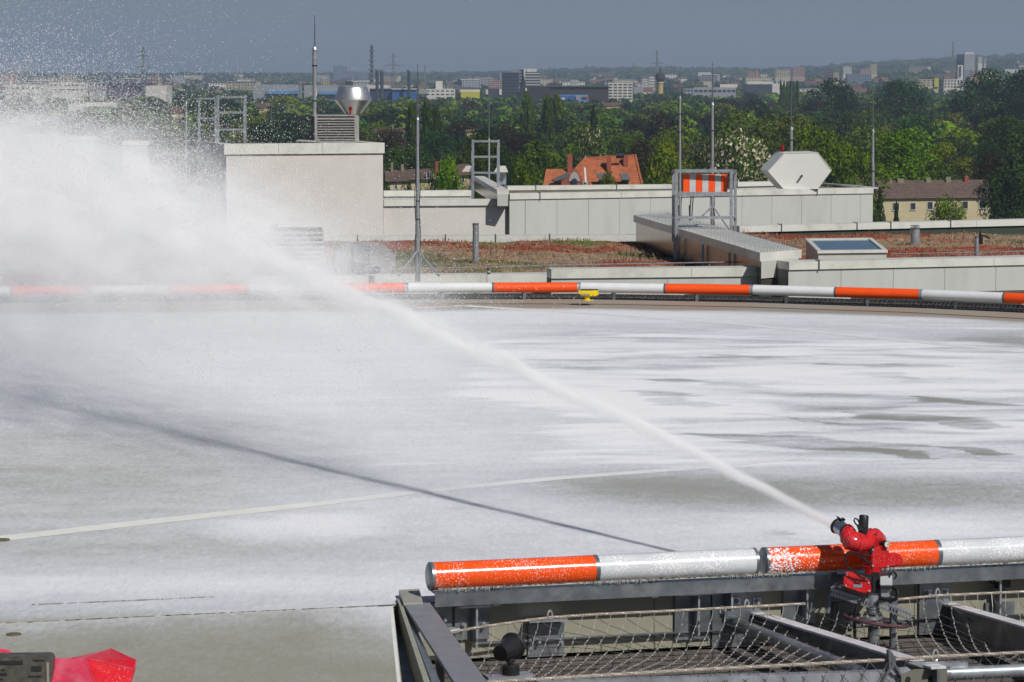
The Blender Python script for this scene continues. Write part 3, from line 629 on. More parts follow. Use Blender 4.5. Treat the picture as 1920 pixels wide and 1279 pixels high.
m = MB(); m.box((wl0.x + .3, Yh - .6, GZ), (wl1.x - wl0.x, 0, 0), (0, 8, 0), (0, 0, wl0.z - GZ)); part('side_wall', m, M_creamw, t)
for u0, u1, v0, v1, dy in ((1064, 1073, 289, 314, 2), (1138, 1146, 291, 318, 2), (1169, 1178, 291, 310, 3)):
    m = MB(); q0, q1 = h(u0, v0, dy), h(u1, v1, dy); m.box((q0.x, q0.y, q1.z - 1), (q1.x - q0.x, 0, 0), (0, .9, 0), (0, 0, q0.z - q1.z + 1)); c = part('chimney', m, M_brick, rf)
for u0, u1 in ((1118, 1149), (1161, 1181)):
    m = MB(); q = [h(u0, 325, -.5), h(u1 - 3, 325, -.5), h(u1, 337, -1.8), h(u0 + 6, 337, -1.8)]; m.prism(q, (0, .1, -.15)); dm = part('dormer', m, M_slate, t)
    m = MB(); q0, q1 = h(u0 + 6, 337.5, -1.2), h(u1 - 2, 344, -1.2); m.box((q0.x, q0.y, q1.z), (q1.x - q0.x, 0, 0), (0, 2, 0), (0, 0, q0.z - q1.z)); part('window', m, C_win, dm)
# ornate gable
g = [(1052, 347), (1054, 338), (1064, 334), (1070, 322), (1077, 314), (1084, 322), (1090, 333), (1092, 338), (1104, 343), (1104, 347)]
m = MB(); m.prism([h(u, v, -2.2) for u, v in g], (0, .5, 0)); gb = part('curved_gable', m, M_brick, t)
g2 = [(1066, 340), (1070, 327), (1077, 321), (1084, 327), (1088, 340)]; m = MB(); m.prism([h(u, v, -2.35) for u, v in g2], (0, .2, 0)); part('gable_field', m, mat('gable_grey', (.34, .32, .3)), gb)
m = MB(); m.prism([h(u, v, -2.5) for u, v in [(1072, 345), (1072, 337), (1077, 334), (1082, 337), (1082, 345)]], (0, .2, 0)); part('window', m, C_win, gb)
m = MB(); m.prism([h(u, v, -2.4) for u, v in [(1092, 347), (1092, 341), (1097, 337), (1102, 341), (1103, 347)]], (0, .2, 0)); part('round_window', m, mat('gable_grey', (.34, .32, .3)), gb)
m = MB(); m.prism([h(1034, 337, -2), h(1063, 323, -2), h(1068, 327, -2), (h(1064, 334, -2)), h(1040, 340, -2)], (0, 1.2, -.2)); part('gable_roof', m, M_slate, t)
m = MB(); m.tube([h(1096, 315, -.2), h(1097.5, 330, -1.6), h(1098, 343, -2.6)], .14, 5); part('verge_trim', m, M_whitew, t)
m = MB(); m.tube([r1 + Z * .1, e1 + Z * .1], .16, 5); m.tube([r0 + Z * .1, e0 + Z * .1], .14, 5); m.tube([r0 + Z * .05, r1 + Z * .05], .14, 5); part('ridge_tiles', m, M_tile, rf)
m = MB(); q0 = h(1155, 297, 2.5); m.box(q0, (1.1, 0, 0), (0, .3, .3), (0, -.3, .4)); part('roof_window', m, C_win, t)
# row house
def rowhouse(name, label, ul, ur, ur_e, vr, ve, vb, Y, chims, wins, left_hip=0, screen=False):
    t = thing(name, label, 'house', (P((ul + ur) / 2, ve, Y).x, Y, GZ)); e0, e1 = P(ul, ve, Y - .5), P(ur_e, ve - 2, Y - .5); r0, r1 = P(ul + left_hip, vr + 2, Y + 5), P(ur, vr, Y + 5)
    m = MB(); m.box((e0.x + .4, Y, GZ), (e1.x - e0.x - .8, 0, 0), (0, 10, 0), (0, 0, e0.z - GZ + .2)); wl = part('wall', m, M_creamw, t)
    b0, b1 = e0 + Vector((0, 11, 0)), e1 + Vector((0, 11, 0))
    m = MB(); m.add([e0, e1, r1, r0, b1, b0], [(0, 1, 2, 3), (1, 4, 2), (4, 5, 3, 2), (5, 0, 3), (0, 5, 4, 1)]); rf = part('roof', m, M_tileb, t)
    course_rows(rf, r0, r1, e0, e1, M_tileb, 9)
    for u0, u1, v0, v1, mm in chims:
        q0, q1 = P(u0, v0, Y + 4.2), P(u1, v1, Y + 4.2); m = MB(); m.box((q0.x, q0.y, q1.z - .8), (q1.x - q0.x, 0, 0), (0, .8, 0), (0, 0, q0.z - q1.z + .8)); part('chimney', m, mm, rf)
    for u0, u1, v0, v1 in wins:
        q0, q1 = P(u0, v0, Y - .06), P(u1, v1, Y - .06); m = MB(); m.box((q0.x, q0.y, q1.z), (q1.x - q0.x, 0, 0), (0, .2, 0), (0, 0, q0.z - q1.z)); w = part('window', m, C_win, t)
        m = MB(); m.box((q0.x - .06, q0.y - .12, q1.z - .14), (q1.x - q0.x + .12, 0, 0), (0, .2, 0), (0, 0, .12)); part('sill', m, M_whitew, w)
        for a, b in ((q0.x - .02, .07), (q1.x - .05, .07)): 
            m = MB(); m.box((a, q0.y - .05, q1.z), (b, 0, 0), (0, .1, 0), (0, 0, q0.z - q1.z)); part('frame', m, M_whitew, w)
    if screen:
        k = 3
        for i in range(k):
            plant_tree(PRO[('green', 'bright', 'dark')[i]][0], ul + (ur_e - ul) * (i + .5) / k + (i - 1) * 3, Y - 16, ve - 2 + (i % 2) * 2, (ur_e - ul) / k * 1.9, ('left', 'middle', 'right')[i] + ' tree screening the wall below the ' + label[:60].rsplit(' ', 1)[0].split(' in front')[0].split(' behind')[0].split(' among')[0].split(' with')[0].split(' glimpsed')[0], 'broadleaf_tree', rz=i * 2.1)
    return t
rowhouse('row_house', 'long house with weathered brown tile roof, cream wall and five dark windows', 1640, 1851, 1862, 337, 373, 412, 560,
         [(1664, 1673, 335, 346, M_chim), (1683, 1695, 335, 341, M_chim), (1737, 1745, 333, 343, M_chim), (1774, 1783, 332, 338, M_chim), (1809, 1816, 330, 340, M_brick)],
         [(1674, 1686, 381, 394), (1707, 1717, 381, 393), (1739, 1749, 379, 392), (1804, 1815, 378, 391), (1836, 1847, 377, 390)])
rowhouse('row_house', 'end of a brown tiled roof with two chimneys behind the white hexagonal housing', 1530, 1622, 1634, 330, 349, 380, 600, [(1556, 1565, 328, 338, M_chim), (1586, 1596, 327, 337, M_chim)], [(1600, 1608, 356, 366)])
rowhouse('row_house', 'brown tiled roof with pale chimneys behind the roof edge right of the white block', 722, 775, 780, 318, 341, 380, 470, [(733, 737, 305, 326, M_chim), (752, 757, 308, 329, M_chim)], [(740, 745, 347, 354)], screen=True)
rowhouse('tiled_house', 'red gabled house with a slate dormer left of the leafy tree', 764, 806, 815, 316, 338, 380, 450, [(816, 822, 303, 316, M_brick)], [(800, 806, 322, 334)], screen=True)
rowhouse('tiled_house', 'small house with orange roof and white gable left of the empty ladder frame', 852, 880, 888, 307, 330, 380, 440, [(846, 851, 303, 313, M_brick)], [(866, 871, 333, 342)], screen=True)
m = MB(); m.prism([P(u, v, 432) for u, v in ((866, 322), (874, 311), (884, 311), (887, 322))], (0, .4, 0)); 
single('gable_front', m, M_whitew, 'white gable front peeping over the roof edge left of the ladder frame', 'house', loc=P(876, 322, 432))
rowhouse('tiled_house', 'red roofs glimpsed among the trees right of the tripod mast', 872, 900, 902, 241, 247, 262, 900, [], [], screen=True)
rowhouse('tiled_house', 'low pale roofed house among the trees beside the steel cowl', 700, 752, 758, 240, 250, 264, 850, [(735, 738, 236, 243, M_chim)], [], screen=True)
rowhouse('cottage', 'white gabled cottage glimpsed through the spray left of the mast', 478, 505, 508, 192, 203, 214, 1300, [(490, 493, 189, 194, M_chim)], [], screen=True)
rowhouse('cottage', 'pale gabled house in the spray behind the slim white post', 318, 345, 348, 200, 213, 224, 1100, [], [], screen=True)
rowhouse('tiled_house', 'row of small red roofs in front of the white slab block of flats', 1131, 1166, 1170, 191, 200, 212, 1700, [], [], screen=True)
# ================================================================ hospital roofs behind the landing deck
M_sedum = None
def sedum_mat():
    m = bpy.data.materials.new('sedum'); m.use_nodes = True; nt = m.node_tree; bs = nt.nodes['Principled BSDF']; bs.inputs['Roughness'].default_value = 1
    bs.inputs['Specular IOR Level'].default_value = 0.1
    tc = nt.nodes.new('ShaderNodeTexCoord'); n1 = nt.nodes.new('ShaderNodeTexNoise'); n1.inputs['Scale'].default_value = .45; n1.inputs['Detail'].default_value = 8; n1.inputs['Roughness'].default_value = .7
    nt.links.new(tc.outputs['Object'], n1.inputs['Vector'])
    cr = nt.nodes.new('ShaderNodeValToRGB'); e = cr.color_ramp.elements; e[0].position = .30; e[0].color = (.12, .13, .045, 1); e[1].position = .74; e[1].color = (.15, .17, .05, 1)
    for p, c in ((.38, (.30, .23, .15, 1)), (.48, (.33, .22, .15, 1)), (.53, (.29, .10, .06, 1)), (.59, (.26, .065, .04, 1)), (.65, (.30, .20, .13, 1))):
        x = e.new(p); x.color = c
    n0 = nt.nodes.new('ShaderNodeTexNoise'); n0.inputs['Scale'].default_value = .13; n0.inputs['Detail'].default_value = 3; nt.links.new(tc.outputs['Object'], n0.inputs['Vector'])
    ma = nt.nodes.new('ShaderNodeMath'); ma.operation = 'MULTIPLY_ADD'; ma.inputs[1].default_value = 1.1; ma.inputs[2].default_value = -.55; nt.links.new(n0.outputs[0], ma.inputs[0]); mb_ = nt.nodes.new('ShaderNodeMath'); nt.links.new(n1.outputs[0], mb_.inputs[0]); nt.links.new(ma.outputs[0], mb_.inputs[1])
    nt.links.new(mb_.outputs[0], cr.inputs[0]); n2 = nt.nodes.new('ShaderNodeTexNoise'); n2.inputs['Scale'].default_value = 9; n2.inputs['Detail'].default_value = 5
    nt.links.new(tc.outputs['Object'], n2.inputs['Vector']); mr = nt.nodes.new('ShaderNodeMapRange'); mr.inputs[1].default_value = .3; mr.inputs[2].default_value = .7; mr.inputs[3].default_value = .45; mr.inputs[4].default_value = 1.35
    nt.links.new(n2.outputs[0], mr.inputs[0]); hs = nt.nodes.new('ShaderNodeHueSaturation'); nt.links.new(mr.outputs[0], hs.inputs['Value']); nt.links.new(cr.outputs[0], hs.inputs['Color'])
    nt.links.new(hs.outputs[0], bs.inputs['Base Color'])
    return m
M_sedum = sedum_mat()
SZ = -0.95
m = MB(); m.box((-14, 57.4, SZ - .5), (30, 0, 0), (0, 16.0, 0), (0, 0, .38)); m.box((-16, 57.4, SZ - 3), (34, 0, 0), (0, 40, 0), (0, 0, 2.3)); single('flat_roof', m, mat('roof_membrane', (.06, .065, .06), rough=.9), 'dark roof membrane under the sedum planting', kind='structure')
rng = np.random.default_rng(8)
xs = np.linspace(-14, 15, 150); ys = np.linspace(57.6, 78.4, 110)
V, q = grid_sheet(list(xs), list(ys), lambda x, y: SZ + noise.noise(Vector((x * 1.5, y * 1.5, 0))) * .05 + noise.noise(Vector((x * .4, y * .4, 5))) * .06)
n = 60000; px = rng.uniform(-14, 15, n); py = rng.uniform(57.7, 78.2, n); hz = np.array([.04 + .09 * max(0, noise.noise(Vector((a * .6, b * .6, 2))) + .3) for a, b in zip(px, py)]) * rng.uniform(.4, 1.4, n)
zz = np.array([SZ + noise.noise(Vector((a * 1.5, b * 1.5, 0))) * .05 + noise.noise(Vector((a * .4, b * .4, 5))) * .06 for a, b in zip(px, py)])
ok = (py > 57.7 + np.maximum(0, px - 4.8) * .36) & (py < np.where(px < 4.2, 73.3, 76.6)); hz *= .75
px, py, hz, zz = px[ok], py[ok], hz[ok], zz[ok]; n = len(px)
an = rng.uniform(0, 3.14, n); w = rng.uniform(.004, .018, n); lx = rng.normal(0, .03, n)
T = np.stack([np.stack([px - w * np.cos(an), py - w * np.sin(an), zz - .01], 1), np.stack([px + w * np.cos(an), py + w * np.sin(an), zz - .01], 1), np.stack([px + lx + w * .4, py, zz + hz], 1), np.stack([px + lx - w * .4, py, zz + hz], 1)], 1).reshape(-1, 3)
cx = V[q].mean(1); q = q[(cx[:, 1] > 57.7 + np.maximum(0, cx[:, 0] - 4.8) * .36) & (cx[:, 1] < np.where(cx[:, 0] < 4.2, 73.4, 76.7))]
VV = np.concatenate([V, T]); QQ = np.concatenate([q, np.arange(n * 4).reshape(-1, 4) + len(V)])
o = bpy.data.objects.new('sedum', npmesh('sedum', VV, QQ, M_sedum)); COL.objects.link(o); setp(o, 'red and straw coloured sedum carpet on the flat roof', 'planting', kind='stuff')

def capwall(name, label, u0, v0, Y0, u1, v1, cap_h, wall_h, pitch=1.1, thick=.45, over=.035, wallm=None, z=None, studs=False, panels=True, cat='parapet', joints=3.3, group=None, start=0.0, clips=()):
    """parapet or wall with a folded cap; top front edge runs from image point 0 to 1 at one height"""
    a = P(u0, v0, Y0); b = PZ(u1, v1, a.z); b = Vector((b.x, b.y, a.z)); d = (b - a); Ln = d.length; e = d.normalized(); nrm = Vector((-e.y, e.x, 0))
    t = thing(name, label, cat, a.lerp(b, .5) - Z * (cap_h + wall_h), group)
    # cap in folded lengths
    s = 0.0; k = 0
    while s < Ln - .05:
        l = min(joints, Ln - s); m = MB(); o_ = a + e * (s + .004) - nrm * over
        m.prism([o_, o_ + nrm * (thick + 2 * over) + Z * .0, o_ + nrm * (thick + 2 * over) - Z * cap_h, o_ - Z * cap_h], e * (l - .008)); part('cap', m, M_cap, t); s += l
    if wall_h > 0:
        m = MB(); o_ = a - Z * (cap_h + wall_h) + nrm * .02; m.box(o_, e * Ln, nrm * (thick - .02), Z * (wall_h - .002)); part('wall_core', m, mat('joint_grey', (.16, .16, .15)) if panels else (wallm or M_panel), t)
        if panels:
            s = start
            if start > 0: m = MB(); m.box(a + e * .006 - Z * (cap_h + wall_h), e * (start - .012), nrm * .018, Z * (wall_h - .004)); part('panel', m, wallm or M_panel, t)
            while s < Ln - .05:
                l = min(pitch, Ln - s); o_ = a + e * (s + .006) - Z * (cap_h + wall_h)
                if l > .05: m = MB(); m.box(o_, e * (l - .008), nrm * .018, Z * (wall_h - .004)); part('panel', m, wallm or M_panel, t)
                s += pitch
        if studs:
            m = MB(); s = .2
            while s < Ln: 
                c = a + e * s - Z * (cap_h + wall_h * .62); m.cyl(c - nrm * .012, c + nrm * .002, .014, n=6); s += .235
            part('rivet', m, M_galv, t, kind='stuff')
    for s in clips:
        c = a + e * s - nrm * (over + .02); m = MB(); m.tube([c + Z * .04, c - Z * .16], .014, 5); m.tube([c + Z * .0 , c + nrm * .2 + Z * .03], .012, 5); part('conductor_clip', m, M_galvd, t)
    return t, a, b, e, nrm
# front parapets of the sedum roof
capwall('roof_parapet', 'low parapet cap just behind the far marker tubes, right of the tripod mast', 1033, 505, 57, 1429, 501, .17, 1.2, joints=2.65, pitch=2.2)
capwall('roof_parapet', 'lower parapet cap behind the far marker tubes on the left', 470, 519, 57, 1032, 513.5, .22, 1.2, joints=2.2, pitch=2.2)
t, a, b, e, nr = capwall('panel_wall', 'panelled wall with pale cap at the right behind the far marker tubes', 1478, 491, 57, 2400, 472, .15, 1.5, pitch=1.065, thick=.5, joints=4.2, start=0, clips=(.6,), cat='wall')
capwall('roof_parapet', 'rounded gutter cap at the back of the sedum roof on the left', 560, 444, 73.5, 1196, 441, .19, .2, panels=False, wallm=mat('painted_shadow_green', (.035, .05, .035)), joints=5.9, thick=.5, clips=(1.4, 3.5, 4.7, 6.0))  # wall under the cap is coloured dark green to paint in its shadow
capwall('roof_parapet', 'pale gutter cap at the back of the sedum roof on the right', 1385, 424, 76.8, 2400, 400, .16, .2, panels=False, wallm=mat('painted_shadow_green', (.035, .05, .035), rough=.9), joints=7, thick=.4, clips=(1.2, 3.4, 4.4, 6.2))  # dark green wall stands for the shadow band below this cap
m = MB(); m.tube([P(1015, 497.5, 58.5), P(1420, 490.5, 60)], .012, 5); m.tube([P(690, 506, 58), P(1015, 498, 58.5)], .01, 5)
for u in (760, 860, 1015, 1075, 1200, 1330, 1418): 
    p = P(u, 498, 58.6); m.cyl((p.x, p.y, SZ), (p.x, p.y, p.z + .03), .012, n=5)
single('safety_cable', m, M_galv, 'thin steel cable on short posts along the front of the sedum roof', 'cable', loc=P(1200, 500, 58.6))
m = MB(); m.tube([P(1670, 476, 60), P(2300, 465, 60)], .01, 5)
for u in (1700, 1800, 1900): p = P(u, 474, 60); m.cyl((p.x, p.y, SZ), p, .01, n=5)
single('safety_cable', m, M_galv, 'thin cable over the sedum right of the skylight', 'cable', loc=P(1800, 474, 60))
# back wall
capwall('panel_wall', 'long pale panelled wall with a row of rivets across the back roof', 955, 363, 80.55, 1637, 352, .155, 1.6, pitch=.905, joints=3.2, thick=.35, studs=True, clips=(.85, 9.05), start=.45, cat='wall')
capwall('plaster_wall', 'warm white plaster wall between the white block and the panelled wall', 719, 375, 80.2, 952, 373.5, .16, 1.6, panels=False, wallm=M_render, thick=.4, cat='wall')
capwall('roof_parapet', 'farther pale parapet band seen over the panelled wall', 951, 349, 95, 1262, 346, .13, .1, panels=False, thick=.4, joints=4, clips=(.9, 3.5))
capwall('roof_parapet', 'farther parapet band right of the white block', 719, 358, 95, 884, 357, .17, .1, panels=False, thick=.4, joints=3)
capwall('roof_parapet', 'farther parapet band between the striped board and the hexagonal housing', 1382, 342, 95, 1470, 340, .13, .1, panels=False, thick=.4, joints=4)
a0 = P(1537, 345, 97); m = MB(); m.prism([P(1537, 343, 97), P(1600, 347.5, 92), P(1636, 351.5, 86.4), P(1637, 354, 86.4), P(1600, 350, 92), P(1537, 346, 97)], (.15, 0, 0)); single('roof_parapet', m, M_cap, 'parapet running back from the right end of the panelled wall', 'parapet', loc=a0)
m = MB(); m.prism([PZ(u, v, -.55) for u, v in ((951, 356.6), (1262, 354.4), (1470, 350.5), (1470, 357), (1262, 361), (951, 365))], (0, 0, -.05)); m.prism([PZ(u, v, -.55) for u, v in ((1470, 350.5), (1540, 349), (1630, 357), (1470, 362))], (0, 0, -.05)); single('back_roof', m, mat('gravel_roof', (.16, .14, .10), rough=1, var=.4, scale=3), 'gravel roof surface behind the panelled wall', kind='structure')
# white plaster block
Yb = 78.5
fa, fb = P(424, 290, Yb), PZ(718, 287.5, P(424, 290, Yb).z); fb = Vector((fb.x, fb.y, fa.z)); e = (fb - fa).normalized(); nr = Vector((-e.y, e.x, 0)); Ln = (fb - fa).length
t = thing('plant_room', 'tall white plaster block with pale cap on the back roof, half in the spray', 'building', fa.lerp(fb, .5) - Z * 3)
m = MB(); m.box(fa - Z * 3, e * Ln, nr * 3.2, Z * 3); part('wall', m, M_render, t)
for s0, s1 in ((-.06, 1.35), (1.36, 2.5), (2.51, Ln + .03)):
    m = MB(); o_ = fa + e * s0 - nr * .05 + Z * .003; m.box(o_, e * (s1 - s0), nr * .32, Z * .27); part('cap', m, M_cap, t)
m = MB(); m.box(fa + e * -.06 + nr * .275 + Z * .003, e * .3, nr * 2.9, Z * .268); part('side_cap', m, M_cap, t)
m = MB(); m.box(fa + e * (Ln - .27) + nr * .275 + Z * .003, e * .3, nr * 2.9, Z * .268); part('side_cap', m, M_cap, t)
m = MB(); m.box(fa + nr * .3 + Z * .004, e * Ln, nr * 2.8, Z * .08); part('roof', m, mat('roof_membrane', (.06, .065, .06)), t)
m = MB(); m.tube([P(556, 265, Yb + .9), P(560, 264, Yb + 1), P(580, 265, Yb + 1.1), P(600, 266, Yb + 1.2)], .03, 6); part('pipe', m, M_louv, t)
# louvre box
q0, q1 = P(590, 269, 80), P(670, 216, 80); e = (Vector((math.cos(R(8)), math.sin(R(8)), 0))); nr = Vector((-e.y, e.x, 0)); W = (q1.x - q0.x); H = q1.z - q0.z
t = thing('louvre_box', 'grey louvred ventilation box on top of the white plaster block', 'vent', q0 + e * W / 2)
m = MB(); m.box(q0 + nr * .06, e * W, nr * 1.1, Z * (H - .03)); part('casing', m, mat('casing_dark', (.025, .025, .025)), t)
m = MB(); m.box(q0 - e * .03 + Z * (H - .03), e * (W + .06), nr * 1.2, Z * .03); part('lid', m, M_louv, t)
for s in (0, W - .07): m = MB(); m.box(q0 + e * s, e * .07, nr * .06, Z * (H - .032)); part('frame_post', m, M_louv, t)
m = MB(); m.box(q0 + e * .07, e * (W - .14), nr * .06, Z * .07); part('frame_sill', m, M_louv, t)
for i in range(9):
    z0 = .09 + i * (H - .13) / 9; m = MB(); m.prism([q0 + e * .07 + Z * z0 - nr * .02, q0 + e * .07 + Z * (z0 + .045) + nr * .05, q0 + e * .07 + Z * (z0 + .03) + nr * .055, q0 + e * .07 + Z * (z0 - .012) - nr * .015], e * (W - .14)); part('slat', m, M_louv, t)
m = MB(); m.box(q0 - e * .008 + nr * .07, e * .01, nr * 1.0, Z * (H - .04)); part('side_panel', m, mat('casing_brown', (.15, .13, .12)), t)
m = MB(); m.box(q0 - e * .15 - nr * .1 - Z * .06, e * (W + .3), nr * 1.4, Z * .055); part('base_frame', m, M_galvd, t)
# steel cowl
cx = P(662, 190, 81.5)
def pc(v): return P(662, v, 81.5)
t = thing('exhaust_cowl', 'shiny stainless double cone exhaust cowl above the louvre box', 'cowl', pc(268))
m = MB(); m.cyl(pc(268), pc(214), .16, n=20); part('stub_pipe', m, mat('pipe_beige', (.42, .41, .37), rough=.4, metal=.3), t, smooth=True)
m = MB(); m.tube([pc(214), pc(187.5)], [.2, .5], 28, cap=True); part('lower_cone', m, M_steel, t, smooth=True)
m = MB(); m.tube([pc(188), pc(186.5), pc(164)], [.52, .49, .38], 28); part('upper_cone', m, M_steel, t, smooth=True)
m = MB(); m.cyl(pc(164), pc(160), .385, .33, 28); part('top_ring', m, M_galv, t, smooth=True)
m = MB(); m.cyl(P(657, 207, 80.6), P(657, 200, 80.6), .05, .045); m.cyl(P(657, 216, 80.6), P(657, 207, 80.6), .02); 
single('obstruction_lamp', m, mat('lamp_red', (.25, .01, .015), rough=.2), 'small dark red obstruction lamp in front of the steel cowl', 'lamp', loc=P(657, 216, 80.6))
# masts
def mast(label, u, v_whip, v_top, v_base, Y, r, legs=None, taper=1.0, cables=True, bands=(), rb=None, whip=.012):
    t = thing('antenna_mast', label, 'mast', P(u, v_base, Y)); c = lambda v: P(u, v, Y)
    m = MB(); m.tube([c(v_base), c((v_base + v_top) / 2), c(v_top)], [rb or r, ((rb or r) + r * taper) / 2, r * taper], 12); part('pole', m, M_mast, t, smooth=True)
    m = MB(); m.tube([c(v_top), c(v_whip)], [whip * 1.6, whip * .6], 5); part('whip', m, M_galvd, t)
    m = MB(); m.tube([c(v_top - 2), c(v_top + 3)], [r * taper * .8, r * taper * 1.35], 10); part('collar', m, M_galv, t)
    for v in bands: m = MB(); m.cyl(c(v), c(v + 2), r * 1.15 * (taper if v < (v_top + v_base) / 2 else 1.05), n=10); part('band', m, M_black, t)
    if cables:
        for s in (-1, 1):
            m = MB(); pts = []; k = 14
            for i in range(k + 1):
                v = v_top + 4 + (v_base - v_top - 6) * i / k; pts.append(c(v) + Vector((s * (r * 1.25 + .012 * math.sin(i * 1.3 + s)), -.01, 0)))
            m.tube(pts, .008, 4); part('cable', m, M_cable, t)
    if legs:
        vj, foot = legs
        for (du, vf, dy) in foot: m = MB(); m.tube([c(vj), P(u + du, vf, Y + dy)], r * .55, 6); part('leg', m, M_galv, t)
    return t
mast('tall tapered steel mast standing behind the louvre box at the left', 590, 28, 90, 216, 80.5, .052, taper=1.25, rb=.045, cables=False, bands=(122, 188), whip=.014)
mast('tripod antenna mast with looped cables standing behind the far marker tubes', 783, 120, 222, 528, 56, .036, taper=.75, legs=(470, [(-36, 517, -.6), (40, 517, -.6), (6, 500, 1.0)]), bands=(272, 336, 376, 410), rb=.05)
mast('mast behind the left posts of the striped board frame', 1275, 126, 182, 420, 73, .031, taper=.8, bands=(213, 247, 282), rb=.036)
mast('mast rising directly above the striped board on its own tripod foot', 1336, 115, 194, 430, 70, .036, taper=.85, legs=(386, [(-22, 408, -.4), (34, 434, -.5), (4, 405, .5)]), bands=(244, 300), rb=.042)
mast('slim mast standing behind the hexagonal white housing', 1484, 158, 240, 288, 86.5, .04, bands=(262,), cables=False)
mast('slim mast at the right end of the panelled wall', 1637, 148, 244, 350, 85.9, .045, taper=.7, bands=(285, 320))
mast('thin mast behind the empty ladder frame', 917, 165, 262, 345, 92, .03, cables=False, bands=(293,))
mast('thin white post half lost in the spray left of the white block', 349, 150, 192, 375, 85, .03, cables=False, bands=(240, 300))
# frames
def bar(mb, p0, p1, w=.05): 
    d = (p1 - p0); mb_ = mb; x = d.normalized(); s = Vector((0, 1, 0)) if abs(x.y) < .7 else Vector((1, 0, 0)); y = x.cross(s).normalized(); s = y.cross(x)
    mb_.box(p0 - s * w / 2 - y * w / 2, d, s * w, y * w)
def ladder(label, Y, posts, bars, w=.06, dep=.22):
    u0, u1, vt, vb = posts; t = thing('ladder_frame', label, 'frame', P((u0 + u1) / 2, vb, Y))
    for dy, du in ((0, 0), (dep, -dep * 14)):
        for u in (u0, u1): m = MB(); bar(m, P(u + du * .4, vb, Y + dy), P(u + du * .4, vt, Y + dy), w); part('post', m, M_galv, t)
        for v in bars: m = MB(); bar(m, P(u0 + du * .4, v, Y + dy) + Vector((w / 2, 0, 0)), P(u1 + du * .4, v, Y + dy) - Vector((w / 2, 0, 0)), w * .9); part('crossbar', m, M_galv, t)
    for u in (u0, u1):
        m = MB(); bar(m, P(u, vt + 1, Y) + Vector((0, w / 2, 0)), P(u - dep * 5.6, vt + 1, Y + dep), w * .9); part('top_rail', m, M_galv, t)
    return t
ladder('empty galvanised ladder frame on the roof right of the tripod mast', 82, (887, 935, 263, 372), (265, 294, 324), .06)
ladder('galvanised ladder frame rising from the left end of the white block, blurred by spray', 80, (409, 460, 180, 268), (182, 211, 243), .06)
ladder('faint farther ladder frame left of the one on the white block', 90, (374, 405, 184, 350), (185, 222, 300), .05)
# striped marker board frame
Yf = 66; t = thing('board_frame', 'galvanised four post frame carrying the orange and white striped board', 'frame', P(1320, 488, Yf))
def fp(u, v, dy=0): return P(u, v, Yf + dy)
for u, vt, vb, dy in ((1268.5, 321, 488, 0), (1262.5, 319, 452, .9), (1371, 321, 492, 0), (1378.5, 319, 440, .9)): m = MB(); bar(m, fp(u, vb, dy), fp(u, vt, dy), .062); part('post', m, M_galv, t)
for v, w_ in ((321, .06), (364, .085), (408, .06)):
    m = MB(); bar(m, fp(1271.5, v, 0), fp(1368, v, 0), w_); part('crossbar', m, M_galv, t)
m = MB(); bar(m, fp(1265, 320, .9), fp(1376, 320, .9), .06); part('crossbar', m, M_galv, t)
for u, u2 in ((1268.5, 1262.5), (1371, 1378.5)):
    for v in (322, 409): m = MB(); bar(m, fp(u, v, .04), fp(u2, v - 1, .86), .05); part('side_rail', m, M_galv, t)
for u in (1296, 1300): m = MB(); m.tube([fp(u, 368, .1), fp(u - 1.5, 385, .1), fp(u - 3, 412, .1)], .012, 5); part('cable', m, M_cable, t)
for u in (1273, 1293): m = MB(); m.tube([fp(u, 385, .2), fp(u + 1, 414, .2)], .02, 5); part('bracket', m, M_galvd, t)
e = Vector((1, .06, 0)).normalized(); nr = Vector((-e.y, e.x, 0)); q0 = fp(1281, 360, .1); wB = (fp(1364.5, 360, .1) - q0).x; hB = fp(1281, 327, .1).z - q0.z
tb = thing('marker_board', 'marker board with seven upright orange and white stripes', 'sign', q0 + e * wB / 2)
m = MB(); m.box(q0 + nr * .02, e * wB, nr * .32, Z * hB); part('box', m, mat('box_brown', (.16, .12, .10), rough=.6), tb)
for i in range(7): m = MB(); m.box(q0 + e * (wB * i / 7 + .002), e * (wB / 7 - .004), nr * .018, Z * hB); part('stripe', m, M_orange_far if i % 2 == 0 else mat('stripe_grey', (.48, .49, .5), rough=.5), tb)
# duct to the back
zt = -.28
def gp(u, v, z=zt): return PZ(u, v, z)
A, B_ = gp(1425, 474), gp(1503, 468); C_ = gp(1375, 433); Dd = (C_ - B_); dv = Dd.normalized(); A2 = A + dv * 15.5; B2 = B_ + dv * 15.5
t = thing('roof_duct', 'long pale sheet metal duct running back across the sedum roof under bird spikes', 'duct', (A + B_) / 2 - Z * .6)
for i in range(8):
    s0, s1 = 15.5 * i / 8, 15.5 * (i + 1) / 8 - .01; m = MB(); o_ = A + dv * s0; m.box(o_ - Z * .16, (B_ - A), dv * (s1 - s0), Z * .16); part('lid_panel', m, M_cap, t)
M_mirror = mat('duct_side', (.30, .24, .21), rough=.22, metal=.8, var=.12, scale=1.5)
m = MB(); m.box(A + dv * .03 - Z * .165 - Z * .5 + (B_ - A) * .04, (B_ - A) * .92, dv * 15.3, Z * .5); part('side_sheet', m, M_mirror, t)
m = MB(); m.box(A - dv * .012 - Z * .48 + (B_ - A) * .03, (B_ - A) * .9, dv * .03, Z * .32); part('end_plate', m, M_panel, t)
for i in (3, 6, 9.5): m = MB(); bar(m, A + dv * i - Z * .9 - (B_ - A) * .02, A + dv * i - Z * .17 - (B_ - A) * .02, .05); part('support', m, M_galv, t)
m = MB(); ex = (B_ - A)
